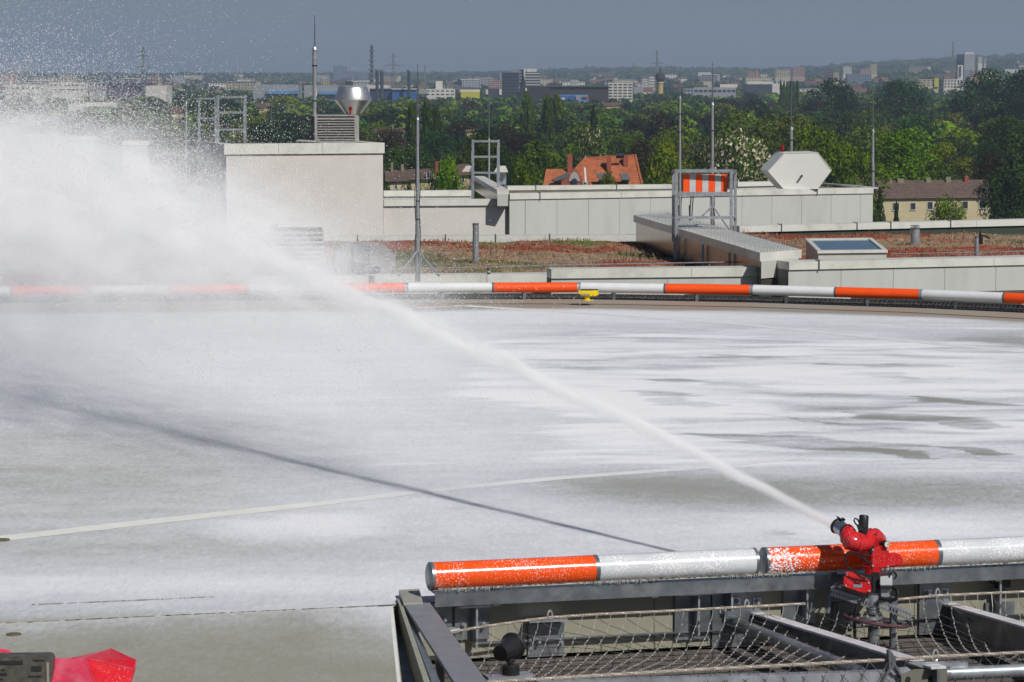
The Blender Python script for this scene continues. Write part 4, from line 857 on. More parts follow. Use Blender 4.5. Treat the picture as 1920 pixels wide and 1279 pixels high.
for i in range(30):
    for j in range(13):
        p = A + dv * (i * .52 + .1) + ex * ((j + .5) / 13); m.tube([p, p + Z * .10 + ex * .01], .0036, 3, cap=False)
    p = A + dv * (i * .52 + .1); m.tube([p, p + ex], .003, 3)
part('bird_spike', m, M_galvd, t, kind='stuff')
A, B_ = P(932, 356, 80.2), P(954, 355, 80.2); zt2 = A.z; dv = (P(889, 337, 91) - A); dv.z = 0; Lg = dv.length; dv.normalize(); ex = Vector((B_.x - A.x, B_.y - A.y, 0))
t = thing('roof_duct', 'short duct with box end running back beside the empty ladder frame', 'duct', A - Z * .4)
m = MB(); m.box(A - Z * .12, ex, dv * 11, Z * .12); part('lid_panel', m, M_cap, t)
m = MB(); m.box(A + ex * .05 + dv * .03 - Z * .42, ex * .9, dv * 10.9, Z * .298); part('side_sheet', m, M_mirror, t)
m = MB(); m.box(A + ex * .02 - dv * .015 - Z * .42, ex * .92, dv * .035, Z * .298); part('end_plate', m, M_panel, t)
# hexagonal housing
Yx = 83.95
hx = [(1471, 287.5), (1533, 286), (1558.8, 319.4), (1533.5, 354), (1471, 356), (1440.5, 321)]
fr = [P(u, v, Yx) for u, v in hx]; bk = Vector((-.16, .85, .02))
t = thing('hexagonal_housing', 'large white six sided sheet metal housing with a short pipe on its face', 'vent', P(1500, 354, Yx))
m = MB(); m.prism(fr, bk); part('body', m, mat('white_sheet', (.66, .66, .62), rough=.38, var=.03, scale=2, bump=.1, bscale=3), t)
for i in range(6):
    m = MB(); m.tube([fr[i], fr[(i + 1) % 6]], .012, 5); part('edge_fold', m, M_cap, t)
m = MB(); m.tube([P(1503, 330, Yx), P(1503.5, 330, Yx - .16)], .03, 8); part('pipe_stub', m, M_black, t)
m = MB(); m.box(P(1476, 287, Yx + .3), (P(1531, 287, Yx).x - P(1476, 287, Yx).x, 0, 0), (0, .03, 0), (0, 0, .015)); part('spike_base', m, M_galv, t)
m = MB()
for i in range(34): 
    p = P(1476 + i * 1.65, 287, Yx + .3 + .1 * (i % 2)); m.tube([p, p + Vector((rng.uniform(-.03, .03), rng.uniform(-.03, .03), .08))], .0035, 3, cap=False)
part('bird_spike', m, M_galvd, t, kind='stuff')
m = MB(); m.cyl(P(1467, 287, 84.5), P(1467, 281, 84.5), .03); m.cyl(P(1467, 281, 84.5), P(1467, 272, 84.5), .055, .045)
single('obstruction_lamp', m, mat('lamp_red', (.25, .01, .015)), 'red obstruction lamp on the left corner of the hexagonal housing', 'lamp', loc=P(1467, 287, 84.5))
# skylight
bl, br_, fr_, fl = P(1509, 447, 62.6), P(1635, 445.6, 62.8), P(1664.6, 469, 60), P(1533, 470.5, 59.8)
t = thing('skylight', 'tilted skylight with pale frame and blue grey glass on the sedum roof', 'skylight', (bl + fr_) / 2 - Z * .4)
def inset(k): 
    c = (bl + br_ + fr_ + fl) / 4; return [p.lerp(c, k) for p in (bl, br_, fr_, fl)]
i1 = inset(.13); cor = [bl, br_, fr_, fl]
for i in range(4):
    j = (i + 1) % 4; m = MB(); m.prism([cor[i], cor[j], i1[j], i1[i]], (0, 0, -.05)); part('frame', m, M_cap, t)
m = MB(); m.prism([p - Z * .02 for p in i1], (0, 0, -.02)); part('glass', m, mat('sky_glass', (.03, .06, .085), rough=.08, var=.1, scale=.6, spec=.8), t)
m = MB(); o2 = inset(.03); m.add([p - Z * .055 for p in o2] + [Vector((p.x, p.y, SZ + .18)) for p in o2], [(0, 1, 5, 4), (1, 2, 6, 5), (2, 3, 7, 6), (3, 0, 4, 7), (0, 1, 2, 3)]); part('curb', m, M_panel, t)
m = MB(); o3 = inset(-.01); m.add([Vector((p.x, p.y, z)) for z in (SZ - .02, SZ + .22) for p in o3], [(0, 1, 5, 4), (1, 2, 6, 5), (2, 3, 7, 6), (3, 0, 4, 7), (4, 5, 6, 7)]); part('base', m, M_cap, t)
# small roof things
def pipe(name, label, u, vt, vb, Y, r, extra=None, m_=None, cat='pipe'):
    t = thing(name, label, cat, P(u, vb, Y)); m = MB(); m.cyl(P(u, vb, Y) - Z * .1, P(u, vt, Y), r, n=18); part('tube', m, m_ or M_galv, t, smooth=True)
    m = MB(); m.cyl(P(u, vt, Y) - Z * .02, P(u, vt, Y) + Z * .015, r * 1.08, n=18); part('rim', m, M_galvd, t, smooth=True)
    if extra == 'hat': m = MB(); m.box(P(u - 6, vt - 3, Y), (P(u + 8, 0, Y).x - P(u - 6, 0, Y).x, 0, 0), (0, .3, 0), (0, 0, .02)); part('cover', m, M_galvd, t); m = MB(); m.cyl(P(u, vt, Y), P(u, vt - 3, Y), .02); part('stem', m, M_galvd, t)
    return t
pipe('vent_pipe', 'tall round vent pipe on the sedum roof left of centre', 892, 420, 492, 65, .066)
pipe('vent_pipe', 'short thick vent pipe with flat cover on the sedum right of the skylight', 1716, 428, 451, 72, .11, 'hat')
pipe('vent_pipe', 'slim steel pipe stub at the right of the sedum roof', 1831.5, 444, 472, 66, .045)
t = thing('roof_lamp', 'black lamp with bracket beside the slim steel pipe stub', 'lamp', P(1839, 458, 68))
m = MB(); m.cyl(P(1839, 458, 68), P(1839, 440, 68), .045); m.cyl(P(1838, 440, 68), P(1838, 434, 68), .02); part('body', m, M_black, t)
m = MB(); m.tube([P(1840, 441, 68), P(1847, 443, 68), P(1856, 447, 68)], .02, 5); part('bracket', m, M_cable, t)
t = thing('edge_lamp', 'tiny black lantern on the front parapet left of centre', 'lamp', P(916, 514, 57.3)); m = MB(); m.cyl(P(916, 514, 57.3), P(916, 503, 57.3), .03, .028); m.cyl(P(916, 503, 57.3), P(916, 499.5, 57.3), .014); part('body', m, M_black, t)
m = MB(); m.cyl(P(916, 511, 57.27), P(916, 507, 57.27), .032); part('glass', m, mat('lamp_glass', (.4, .4, .4), rough=.2), t)
# white hood
m = MB(); m.hull([P(u, v, Y) for u, v, Y in ((933, 311, 90), (948, 311, 90), (953, 323, 90), (926, 323, 90), (935, 312, 91), (947, 312, 91), (952, 323, 91.2), (928, 323, 91.2))]); t = thing('roof_hood', 'white tapered roof hood behind the empty ladder frame', 'vent', P(940, 345, 90)); part('hood', m, M_cap, t)
m = MB(); m.cyl(P(940, 346, 90.4), P(940, 323, 90.4), .15); part('pipe', m, M_galv, t)
# ventilation machines half in the spray
t = thing('louvre_unit', 'grey louvred ventilation unit half hidden by the spray', 'vent', P(557, 505, 60)); q0 = P(512, 512, 60); W = P(607, 512, 60).x - q0.x; H = P(512, 431, 60).z - q0.z
m = MB(); m.box(q0 + Vector((.03, .05, 0)), (W - .06, .1, 0), (-.06, .9, 0), (0, 0, H)); part('casing', m, M_dark, t)
for i in range(9): m = MB(); z0 = i * H / 9; m.prism([q0 + Z * z0, q0 + Z * (z0 + .05) + Vector((0, .06, 0)), q0 + Z * (z0 + .075) + Vector((0, .06, 0)), q0 + Z * (z0 + .02)], (W, .12, 0)); part('slat', m, M_louv, t)
m = MB(); m.box(q0 + Vector((-.05, 0, 0)), (.09, 0, 0), (0, .9, 0), (0, 0, H + .08)); part('frame_post', m, M_louv, t)
t = thing('ventilation_unit', 'grey rounded ventilation machine with open fan beside the tripod mast', 'vent', P(690, 515, 59)); g = [(626, 500), (632, 470), (648, 459), (668, 457), (690, 458), (700, 456), (726, 463), (742, 478), (742, 500), (730, 515), (636, 515)]
m = MB(); m.prism([P(u, v, 59.2) for u, v in g], (-.1, .7, 0)); part('housing', m, M_louv, t)
m = MB(); m.prism([P(u, v, 59.1) for u, v in ((664, 453), (694, 462), (694, 515), (664, 510))], (-.02, .08, 0)); part('door', m, mat('unit_dark', (.14, .145, .15), rough=.5), t)
m = MB(); m.cyl(P(706, 505, 59.15), P(706.5, 505, 59.0), .1, n=16); part('fan_ring', m, M_galv, t); m = MB(); m.cyl(P(706, 505, 58.99), P(706.5, 505, 58.97), .07, n=14); part('fan_opening', m, M_dark, t)
# glazed roof housings at the left, in the spray
for u0, u1, v0, v1, lab in ((231, 276, 265, 302, 'small glazed roof housing in the spray, right one of three'), (133, 176, 256, 290, 'small glazed roof housing in the spray, middle one of three'), (45, 80, 252, 286, 'small glazed roof housing in the spray, left one of three')):
    t = thing('roof_light', lab, 'rooflight', P((u0 + u1) / 2, v1, 96)); q0, q1 = P(u0, v1, 96), P(u1, v0, 96); w_ = q1.x - q0.x; h_ = q1.z - q0.z
    m = MB(); m.box(q0 - Z * .5, (w_, 0, 0), (0, .6, 0), (0, 0, h_ * .25 + .5)); part('base', m, M_cap, t)
    m = MB(); m.box(q0 + Z * (h_ * .252), (w_ * .66, 0, 0), (0, .6, 0), (0, 0, h_ * .55)); part('glass', m, mat('pale_glass', (.35, .42, .47), rough=.15), t)
    m = MB(); m.box(q0 + Z * (h_ * .252) + Vector((w_ * .665, 0, 0)), (w_ * .33, 0, 0), (0, .6, 0), (0, 0, h_ * .55)); part('side_glass', m, mat('green_glass', (.28, .42, .42), rough=.2), t)
    m = MB(); m.box(q0 + Z * (h_ * .81) - Vector((.02, .02, 0)), (w_ + .04, 0, 0), (0, .64, 0), (0, 0, h_ * .2)); part('roof', m, M_cap, t)
capwall('roof_parapet', 'pale parapet left of the white block, lost in the spray', -40, 384, 80, 421, 379, .16, 1.4, panels=False, wallm=M_render, thick=.4, joints=4)
m = MB(); m.box((-18, 86, -3.2), (27.4, 0, 0), (0, 14, 0), (0, 0, 2.1)); m.box((-18, 57.5, -26.8), (36, 0, 0), (0, 42, 0), (0, 0, 22.5)); single('hospital_building', m, M_render, 'main body of the building under the roofs', 'building', loc=(0, 75, -26))
# ================================================================ landing deck
FARU = [(-424, 554), (-128, 548), (168, 545), (464, 541.5), (762, 539.5), (1086, 539), (1410, 543.5), (1728, 552), (2045, 565), (2370, 584)]
FARP = [PZ(u, v, .16) for u, v in FARU]
far_edge = [PZ(u, 560 + (v - 540) * 1.0, 0) for u, v in [(u, v + 2 + max(0, (u - 1086)) * .006) for u, v in FARU]]
def interp(pts, x):
    if x <= pts[0].x: a, b = pts[0], pts[1]
    elif x >= pts[-1].x: a, b = pts[-2], pts[-1]
    else:
        for a, b in zip(pts, pts[1:]):
            if a.x <= x <= b.x: break
    return a.y + (b.y - a.y) * (x - a.x) / (b.x - a.x)
J0, J1 = PZ(-60, 1171, 0), PZ(738, 1133.5, 0)
K0 = L(0, .06, 0)
def ynear(x):
    if x < J1.x: return J0.y + (J1.y - J0.y) * (x - J0.x) / (J1.x - J0.x)
    return K0.y + (x - K0.x) * EE.y / EE.x
def sstep(a, b, x): t = np.clip((x - a) / (b - a), 0, 1); return t * t * (3 - 2 * t)
NX, NY = 420, 520
xs = np.concatenate([np.linspace(-13, -5, 50)[:-1], np.linspace(-5, 5, NX - 90), np.linspace(5, 12, 42)[1:]]); ts = np.linspace(0, 1, NY) ** 1.25
X = np.repeat(xs[None, :], NY, 0); yn = np.array([ynear(x) for x in xs]); yf = np.array([interp(far_edge, x) for x in xs])
Yg = yn[None, :] + (yf - yn)[None, :] * ts[:, None]
U = 960 + F * X / (Yg * cp + CAMZ * sp); Vp = 639.5 + F * (CAMZ * cp - Yg * sp) / (Yg * cp + CAMZ * sp)
def fbm(X, Y, s, seed, oct=4, gain=.55):
    """value noise on a lattice, vectorised"""
    out = np.zeros_like(X); amp = 1; tot = 0
    for k in range(oct):
        r = np.random.default_rng(seed + k); G = r.uniform(0, 1, (257, 257)); x = (X * s + 40) % 256; y = (Y * s + 40) % 256
        i = x.astype(int); j = y.astype(int); fx = x - i; fy = y - j; fx = fx * fx * (3 - 2 * fx); fy = fy * fy * (3 - 2 * fy)
        v = (G[i, j] * (1 - fx) + G[i + 1, j] * fx) * (1 - fy) + (G[i, j + 1] * (1 - fx) + G[i + 1, j + 1] * fx) * fy
        out += v * amp; tot += amp; amp *= gain; s *= 2.03
    return out / tot
def blob(cu, cv, ru, rv, p=2): return np.exp(-(np.abs((U - cu) / ru) ** p + np.abs((Vp - cv) / rv) ** p))
wx = (fbm(X, Yg, .30, 1) - .5) * 2.4; wy = (fbm(X, Yg, .30, 9) - .5) * 2.6
fine_0 = fbm(X * 1.0, Yg * 1.4, 3.0, 85, 4, .6) - .5
soft = fbm(X * .5 + wx * .2, Yg * .6, .5, 20, 3, .5) - .5; rip = fbm(X * .75 + wx * .5, Yg * 2.6 + wy * 1.2, .9, 33, 5, .6) - .5; mid = fbm(X * .42 + wx * .6, Yg * 1.1 + wy, .85, 52, 4, .5)
foam = .56 + soft * .16 + rip * .12 + fine_0 * .10
foam += .10 * blob(600, 660, 800, 120, 3)
reg = np.clip(1.25 * blob(1560, 760, 560, 125, 4) + 1.1 * blob(1180, 690, 300, 62, 4) - .12, 0, 1); reg = sstep(.25, .6, reg + (mid - .5) * 1.1 + rip * .8)
thick = .80 + rip * .95 - .20 * sstep(.48, .62, mid) + .10 * sstep(.42, .36, mid)
foam = foam * (1 - reg) + reg * thick
Hh = np.zeros_like(X); Uw = U + (fbm(X, Yg, .9, 61, 3) - .5) * 150; Vw = Vp + (fbm(X * .8, Yg * 1.6, 1.3, 66, 4) - .5) * 16
for (u0, v0, u1, v1, wd, dep) in ((1290, 811, 1650, 846, 9, 1), (1480, 827, 1770, 838, 4, .8), (1650, 849, 1730, 858, 6, 1), (1775, 840, 1898, 850, 7, 1), (1590, 776, 1810, 787, 6, .75), (1780, 789, 1900, 799, 8, .9), (1540, 680, 1808, 684, 3, .9), (1320, 668, 1500, 671, 3, .8),
        (1180, 737, 1320, 742, 5, .8), (1245, 749, 1340, 757, 8, .85), (1190, 712, 1330, 715, 4, .7), (1690, 745, 1960, 765, 6, .8), (1600, 700, 1740, 708, 5, .65), (1300, 716, 1560, 724, 4, .6), (1840, 735, 1960, 733, 4, .8), (1490, 786, 1700, 806, 4, .6), (1380, 776, 1500, 792, 3, .6), (1100, 655, 1260, 659, 4, .6), (1020, 690, 1180, 697, 3, .6)):
    tt = np.clip((Uw - u0) / (u1 - u0), 0, 1); vv = v0 + (v1 - v0) * tt; wdt = wd * (.35 + .9 * np.sin(np.pi * tt)); ex = np.maximum(0, np.maximum(u0 - Uw, Uw - u1)) / 25
    Hh = np.maximum(Hh, dep * np.exp(-(np.abs(Vw - vv) / wdt) ** 2.5 - ex ** 2))
fine_ = fbm(X * 1.0, Yg * 2.2, 3.2, 81, 4, .6) - .5
foam -= .34 * sstep(.28, .74, Hh + rip * .55 + fine_ * .5)
foam -= .30 * blob(1580, 925, 470, 34, 3) ; foam -= .22 * blob(1180, 905, 220, 26); foam += .24 * blob(1640, 985, 260, 22, 3); foam -= .3 * blob(1500, 1000, 70, 10) * sstep(.45, .6, fbm(X, Yg * 2, 2.5, 95, 3))
left = blob(150, 900, 420, 105, 3) + .8 * blob(330, 1030, 520, 34, 3); foam -= .14 * np.clip(left, 0, 1)
lobe = blob(560, 985, 150, 28, 4) * sstep(.44, .50, mid + .06); foam += .22 * lobe
foam += .13 * blob(330, 1096, 620, 17, 3); foam -= .12 * blob(250, 1148, 500, 16); foam -= .5 * sstep(1140, 1200, Vp)
foam -= .30 * blob(1880, 640, 150, 18); foam -= .22 * blob(1130, 632, 200, 12); foam -= .12 * blob(1300, 612, 420, 8)
edge = (yf[None, :] - Yg); foam -= .75 * sstep(2.7, 1.5, edge + soft * 1.4 + sstep(1000, 1500, U) * .3 + sstep(800, 500, U) * .6)
foam = np.clip(foam, 0, 1); olive = np.clip(sstep(3.5, 2.0, edge) + .35 * left + sstep(1130, 1180, Vp) + .15 * blob(1560, 925, 470, 36, 3), 0, 1)
strip = sstep(1.55, 1.5, edge)
V = np.stack([X, Yg, np.zeros_like(X)], -1).reshape(-1, 3)
i = np.arange(NX_ := len(xs) - 1)[None, :]; j = np.arange(NY - 1)[:, None] * len(xs); q = np.stack([i + j, i + 1 + j, i + 1 + j + len(xs), i + j + len(xs)], -1).reshape(-1, 4)
M_deck = bpy.data.materials.new('landing_deck_concrete'); M_deck.use_nodes = True
def foam_nodes(M, const=None):
    nt = M.node_tree; bs = nt.nodes['Principled BSDF']; bs.inputs['Specular IOR Level'].default_value = .35
    tc = nt.nodes.new('ShaderNodeTexCoord')
    def nz(s, d=4, st=(1, 1, 1), r=.5):
        mp = nt.nodes.new('ShaderNodeMapping'); mp.inputs['Scale'].default_value = st; nt.links.new(tc.outputs['Object'], mp.inputs[0])
        n = nt.nodes.new('ShaderNodeTexNoise'); n.inputs['Scale'].default_value = s; n.inputs['Detail'].default_value = d; n.inputs['Roughness'].default_value = r; nt.links.new(mp.outputs[0], n.inputs['Vector']); return n.outputs[0]
    def mth(op, a, b, clamp=False):
        n = nt.nodes.new('ShaderNodeMath'); n.operation = op; n.use_clamp = clamp
        for k, x in enumerate((a, b)):
            if isinstance(x, (int, float)): n.inputs[k].default_value = x
            else: nt.links.new(x, n.inputs[k])
        return n.outputs[0]
    if const is None: at = nt.nodes.new('ShaderNodeAttribute'); at.attribute_name = 'foam'; f = at.outputs['Fac']
    else: 
        v = nt.nodes.new('ShaderNodeValue'); v.outputs[0].default_value = const; f = v.outputs[0]
    # fine bubbles and grit break the film up
    f2 = mth('ADD', f, mth('MULTIPLY', mth('SUBTRACT', nz(12, 3, (2, .6, 1), .75), .5), .32)); f2 = mth('ADD', f2, mth('MULTIPLY', mth('SUBTRACT', nz(4.5, 5, (1, .8, 1), .6), .5), .20))
    mr = nt.nodes.new('ShaderNodeMapRange'); mr.inputs[1].default_value = .12; mr.inputs[2].default_value = .88; nt.links.new(f2, mr.inputs[0]); fac = mr.outputs[0]
    cr = nt.nodes.new('ShaderNodeValToRGB'); e = cr.color_ramp.elements; e[0].position = 0; e[0].color = (.305, .295, .235, 1); e[1].position = 1; e[1].color = (.83, .835, .85, 1)
    for p, c in ((.22, (.37, .37, .335, 1)), (.45, (.54, .555, .565, 1)), (.72, (.72, .73, .765, 1))): x = e.new(p); x.color = c
    nt.links.new(fac, cr.inputs[0])
    gm = nt.nodes.new('ShaderNodeMix'); gm.data_type = 'RGBA'; gm.blend_type = 'MULTIPLY'; nt.links.new(cr.outputs[0], gm.inputs[6]); gm.inputs[7].default_value = (.98, 1.01, 1.11, 1)
    if const is None: ao = nt.nodes.new('ShaderNodeAttribute'); ao.attribute_name = 'olive'; nt.links.new(mth('SUBTRACT', 1, mth('ADD', ao.outputs['Fac'], mth('MULTIPLY', fac, 1.4), True)), gm.inputs[0])
    else: gm.inputs[0].default_value = 0
    g = mth('ADD', mth('MULTIPLY', nz(90, 2, (1, 1, 1), .8), .30), .85)
    hs = nt.nodes.new('ShaderNodeHueSaturation'); nt.links.new(gm.outputs[2], hs.inputs['Color']); nt.links.new(g, hs.inputs['Value']); out = hs.outputs[0]
    if const is None:
        a2 = nt.nodes.new('ShaderNodeAttribute'); a2.attribute_name = 'strip'; mx = nt.nodes.new('ShaderNodeMix'); mx.data_type = 'RGBA'
        nt.links.new(mth('MULTIPLY', a2.outputs['Fac'], mth('SUBTRACT', mth('MULTIPLY', nz(.35, 3), 1.5), .25, True), True), mx.inputs[0]); nt.links.new(out, mx.inputs[6]); mx.inputs[7].default_value = (.36, .26, .20, 1); out = mx.outputs[2]
    nt.links.new(out, bs.inputs['Base Color'])
    rr = nt.nodes.new('ShaderNodeMapRange'); rr.inputs[3].default_value = .55; rr.inputs[4].default_value = .8; nt.links.new(fac, rr.inputs[0]); nt.links.new(rr.outputs[0], bs.inputs['Roughness'])
    bp = nt.nodes.new('ShaderNodeBump'); bp.inputs['Strength'].default_value = .5; bp.inputs['Distance'].default_value = .02
    nt.links.new(mth('ADD', mth('MULTIPLY', fac, 1.0), mth('MULTIPLY', nz(35, 3, (.6, 1, 1)), .45)), bp.inputs['Height']); nt.links.new(bp.outputs[0], bs.inputs['Normal'])
foam_nodes(M_deck)
me = npmesh('landing_deck', V, q, M_deck)
at = me.attributes.new('foam', 'FLOAT', 'POINT'); at.data.foreach_set('value', foam.ravel().astype(np.float32))
at = me.attributes.new('olive', 'FLOAT', 'POINT'); at.data.foreach_set('value', olive.ravel().astype(np.float32))
at = me.attributes.new('strip', 'FLOAT', 'POINT'); at.data.foreach_set('value', strip.ravel().astype(np.float32))
deck = bpy.data.objects.new('landing_deck', me); COL.objects.link(deck); setp(deck, 'concrete rooftop landing deck washed with white foam', kind='structure')
M_deckside = mat('deck_side', (.30, .29, .235), rough=.75, var=.1, scale=3)
# painted lines
def paintline(pts, w, m, name='painted_line'):
    pts = [PZ(u, v, .0015) for u, v in pts]; mb = MB(); k = 24; V_ = []
    fine = []
    for a, b in zip(pts, pts[1:]):
        for i in range(k): fine.append(a.lerp(b, i / k))
    fine.append(pts[-1])
    for i, p in enumerate(fine):
        d = (fine[min(i + 1, len(fine) - 1)] - fine[max(0, i - 1)]); d.z = 0; d.normalize(); n_ = Vector((-d.y, d.x, 0)); V_ += [p - n_ * w / 2, p + n_ * w / 2]
    mb.add(V_, [(2 * i, 2 * i + 1, 2 * i + 3, 2 * i + 2) for i in range(len(fine) - 1)]); part(name, mb, m, deck)
M_line = mat('line_paint', (.74, .74, .69), rough=.6, var=.06, scale=5, dirt=(.64, .645, .65), dirtamt=.4, dirtscale=.9)
M_line2 = mat('line_paint_worn', (.73, .735, .73), rough=.6, var=.04, scale=5, dirt=(.66, .67, .69), dirtamt=.9, dirtscale=1.4)
paintline([(-60, 1018), (0, 1010), (300, 976), (600, 944)], .21, M_line)
paintline([(600, 944), (820, 918), (1050, 896), (1310, 877)], .17, M_line2)
paintline([(1310, 877), (1500, 858)], .14, mat('line_paint_faint', (.76, .765, .775), rough=.6, var=.04))
paintline([(868, 573), (990, 580.5), (1117, 588)], .2, M_line); paintline([(1117, 588), (1400, 609), (1650, 634), (1920, 660)], .2, M_line2)
paintline([(700, 581.5), (868, 573)], .13, M_line)
paintline([(690, 578), (760, 575.5), (850, 573.5)], .12, mat('line_red', (.42, .10, .09), rough=.7, var=.2))
m = MB(); pts = [PZ(u, v, .003) for u, v in ((700, 570.5), (1000, 570), (1150, 571), (1400, 576), (1700, 586), (1960, 600))]
for a, b in zip(pts, pts[1:]): m.add([a, b, b + Vector((0, .09, 0)), a + Vector((0, .09, 0))], [(0, 1, 2, 3)])
part('deck_joint', m, mat('joint_dark', (.10, .085, .075), rough=.9), deck)
# the approach slab on the left with its joint
m = MB(); a, b, c, d = PZ(-80, 1175.5, 0), PZ(737, 1136.5, 0), PZ(756, 1300, 0), PZ(-80, 1300, 0); a = a + (a - b) * .5; d = d + Vector((-2, 0, 0)); c = c + (c - b) * 2; d = d + Vector((0, (c - b).y * .8, 0))
k = 30; V_ = []
m.prism([a, b, c, d], (0, 0, -.3)); M_slab = bpy.data.materials.new('slab_concrete'); M_slab.use_nodes = True; foam_nodes(M_slab, .16)
slab = single('approach_slab', m, M_deckside, 'bare concrete slab at the lower left joined to the deck', kind='structure')
ns, nt_ = 120, 80; VS = []; FS = []; OS = []
for jj in range(nt_ + 1):
    for ii in range(ns + 1):
        p = a.lerp(b, ii / ns).lerp(d.lerp(c, ii / ns), jj / nt_) + Vector((0, 0, .002)); dd = p - CAM; VS.append(p); ee = (p.y * cp - (p.z - 3) * sp); uu = 960 + F * p.x / ee; vv = 639.5 - F * (p.y * sp + (p.z - 3) * cp) / ee
        nn = noise.noise(Vector((p.x * 1.3, p.y * .9, 4))) * .5 + noise.noise(Vector((p.x * 4, p.y * 3, 9))) * .25
        top = max(0, 1 - (vv - (1171 - .047 * uu)) / 60); rt_ = max(0, 1 - (740 - uu) / 170) * max(0, 1 - (vv - 1137) / 120)
        FS.append(.15 + .26 * top ** 1.3 + .25 * min(1, rt_ * 1.3) + nn * .14); OS.append(1 - .5 * max(top, rt_))
qs = [(jj * (ns + 1) + ii, jj * (ns + 1) + ii + 1, (jj + 1) * (ns + 1) + ii + 1, (jj + 1) * (ns + 1) + ii) for jj in range(nt_) for ii in range(ns)]
me = npmesh('slab_surface', np.array(VS), np.array(qs), M_deck)
for nm_, dat in (('foam', FS), ('olive', OS), ('strip', [0] * len(FS))): at = me.attributes.new(nm_, 'FLOAT', 'POINT'); at.data.foreach_set('value', np.clip(np.array(dat, dtype=np.float32), 0, 1))
oo = bpy.data.objects.new('slab_surface', me); COL.objects.link(oo); oo.parent = slab
m = MB(); m.prism([a + Vector((0, .02, -.02)), b + Vector((0.03, .02, -.02)), b + Vector((0.03, .02, -.3)), a + Vector((0, .02, -.3))], (0, .05, 0)); part('deck_joint', m, mat('joint_dark', (.10, .085, .075)), deck)
m = MB(); e0 = PZ(736, 1137, .003); e1 = PZ(752, 1285, .003); m.add([e0 - Vector((.018, 0, 0)), e0, e1, e1 - Vector((.018, 0, 0))], [(0, 1, 2, 3)]); part('painted_line', m, M_line, deck)
m = MB(); p = PZ(26, 1190, .004); m.cyl(p - Z * .02, p + Z * .006, .05, .04, 10); p2 = PZ(4, 1012, .006); m.cyl(p2 - Z * .02, p2 + Z * .004, .05, n=10); part('drain_cover', m, mat('drain_brown', (.12, .10, .06)), deck)
m = MB()
def jline(pts, w, seed):
    r_ = random.Random(seed); pts = [PZ(u, v, .005) for u, v in pts]
    for a_, b_ in zip(pts, pts[1:]):
        k = 40
        for i in range(k):
            ww = w * r_.uniform(.25, 1.2)
            if r_.random() < .12: continue
            p, q_ = a_.lerp(b_, i / k), a_.lerp(b_, (i + 1) / k); m.add([p - Vector((0, ww, 0)), q_ - Vector((0, ww, 0)), q_ + Vector((0, ww * .4, 0)), p + Vector((0, ww * .4, 0))], [(0, 1, 2, 3)])
jline([(-60, 1171.5), (340, 1152.5), (500, 1145), (738, 1134)], .020, 1); jline([(60, 1133), (300, 1123), (400, 1118)], .010, 2)
part('deck_joint', m, mat('joint_black', (.05, .048, .04), rough=.9), deck)
# deck underside and far edge
m = MB(); m.box((-13, 19.6, -.35), (26, 0, 0), (0, 20.3, 0), (0, 0, .30)); part('deck_body', m, M_deckside, deck)

# ---------------------------------------------------------------- far marker tubes
RF = .068
def tube_unit(A, B_, r, label, first, group, far=True, mo=None, mw=None):
    """one tube: first/second sleeve coloured, end caps, ring, posts"""
    t = thing('marker_tube', label, 'marker tube', ((A + B_) / 2).to_tuple()[:2] + (0,), group); d = (B_ - A); Ln = d.length; e = d.normalized()
    mo = mo or M_orange_far; mw = mw or M_white_far; c1, c2 = (mo, mw) if first == 'o' else (mw, mo); mid = Ln * .5; n = 28 if not far else 18; g = Ln * .012
    for nm, s0, s1, cm in (('orange_sleeve' if c1 is mo else 'white_sleeve', g, mid - g * .45, c1), ('white_sleeve' if c2 is mw else 'orange_sleeve', mid + g * .45, Ln - g, c2)):
        m = MB(); m.tube([A + e * (s0 + (s1 - s0) * k / 12) for k in range(13)], r, n); part(nm, m, cm, t, smooth=True)
    for s in (mid,): m = MB(); m.cyl(A + e * (s - g * .5), A + e * (s + g * .5), r * 1.015, n=n); part('ring', m, M_galvd, t, smooth=True)
    for s, dr in ((0, 1), (Ln, -1)):
        m = MB(); m.tube([A + e * (s), A + e * (s + dr * g * .3), A + e * (s + dr * g)], [r * .9, r * 1.02, r * 1.02], n); part('end_cap', m, M_galv if far else M_galvd, t, smooth=True)
    for f in (.2, .68):
        c = A + e * Ln * f; m = MB(); m.box(c - e * .02 - NN * .03 - Z * (r + .1), e * .04, NN * .06, Z * .12); part('post', m, M_galvd, t)
    return t
names = ['marker tube beyond the left edge of the picture', 'marker tube at the far left edge, veiled by spray', 'marker tube in the thick of the spray, left of centre', 'marker tube half out of the spray, left of the tripod mast',
         'far marker tube between the tripod mast and the yellow floodlight', 'far marker tube directly right of the yellow floodlight', 'far marker tube in front of the skylight side of the deck', 'far marker tube cut by the right edge', 'far marker tube beyond the right edge of the picture']
for i, (A, B_) in enumerate(zip(FARP, FARP[1:])): tube_unit(A, B_, RF, names[i], 'w', 'marker tubes along the far deck edge')
m = MB()
for A, B_ in zip(FARP, FARP[1:]):
    A0 = Vector((A.x, A.y, 0)); B0 = Vector((B_.x, B_.y, 0)); m.box(A0 + Vector((0, .0, -.12)), B0 - A0, (0, .5, 0), (0, 0, .10)); m.box(A0 + Vector((0, .5, -.3)), B0 - A0, (0, .03, 0), (0, 0, .34))
single('deck_gutter', m, mat('gutter_dark_shade', (.035, .037, .045), rough=.6, var=.4, scale=20), 'dark gutter along the far deck edge, its colour taking in the shadow under the marker tubes', 'gutter', loc=(0, 41, 0))  # near-black gutter colour also carries the shadow gap below the tubes
m = MB()
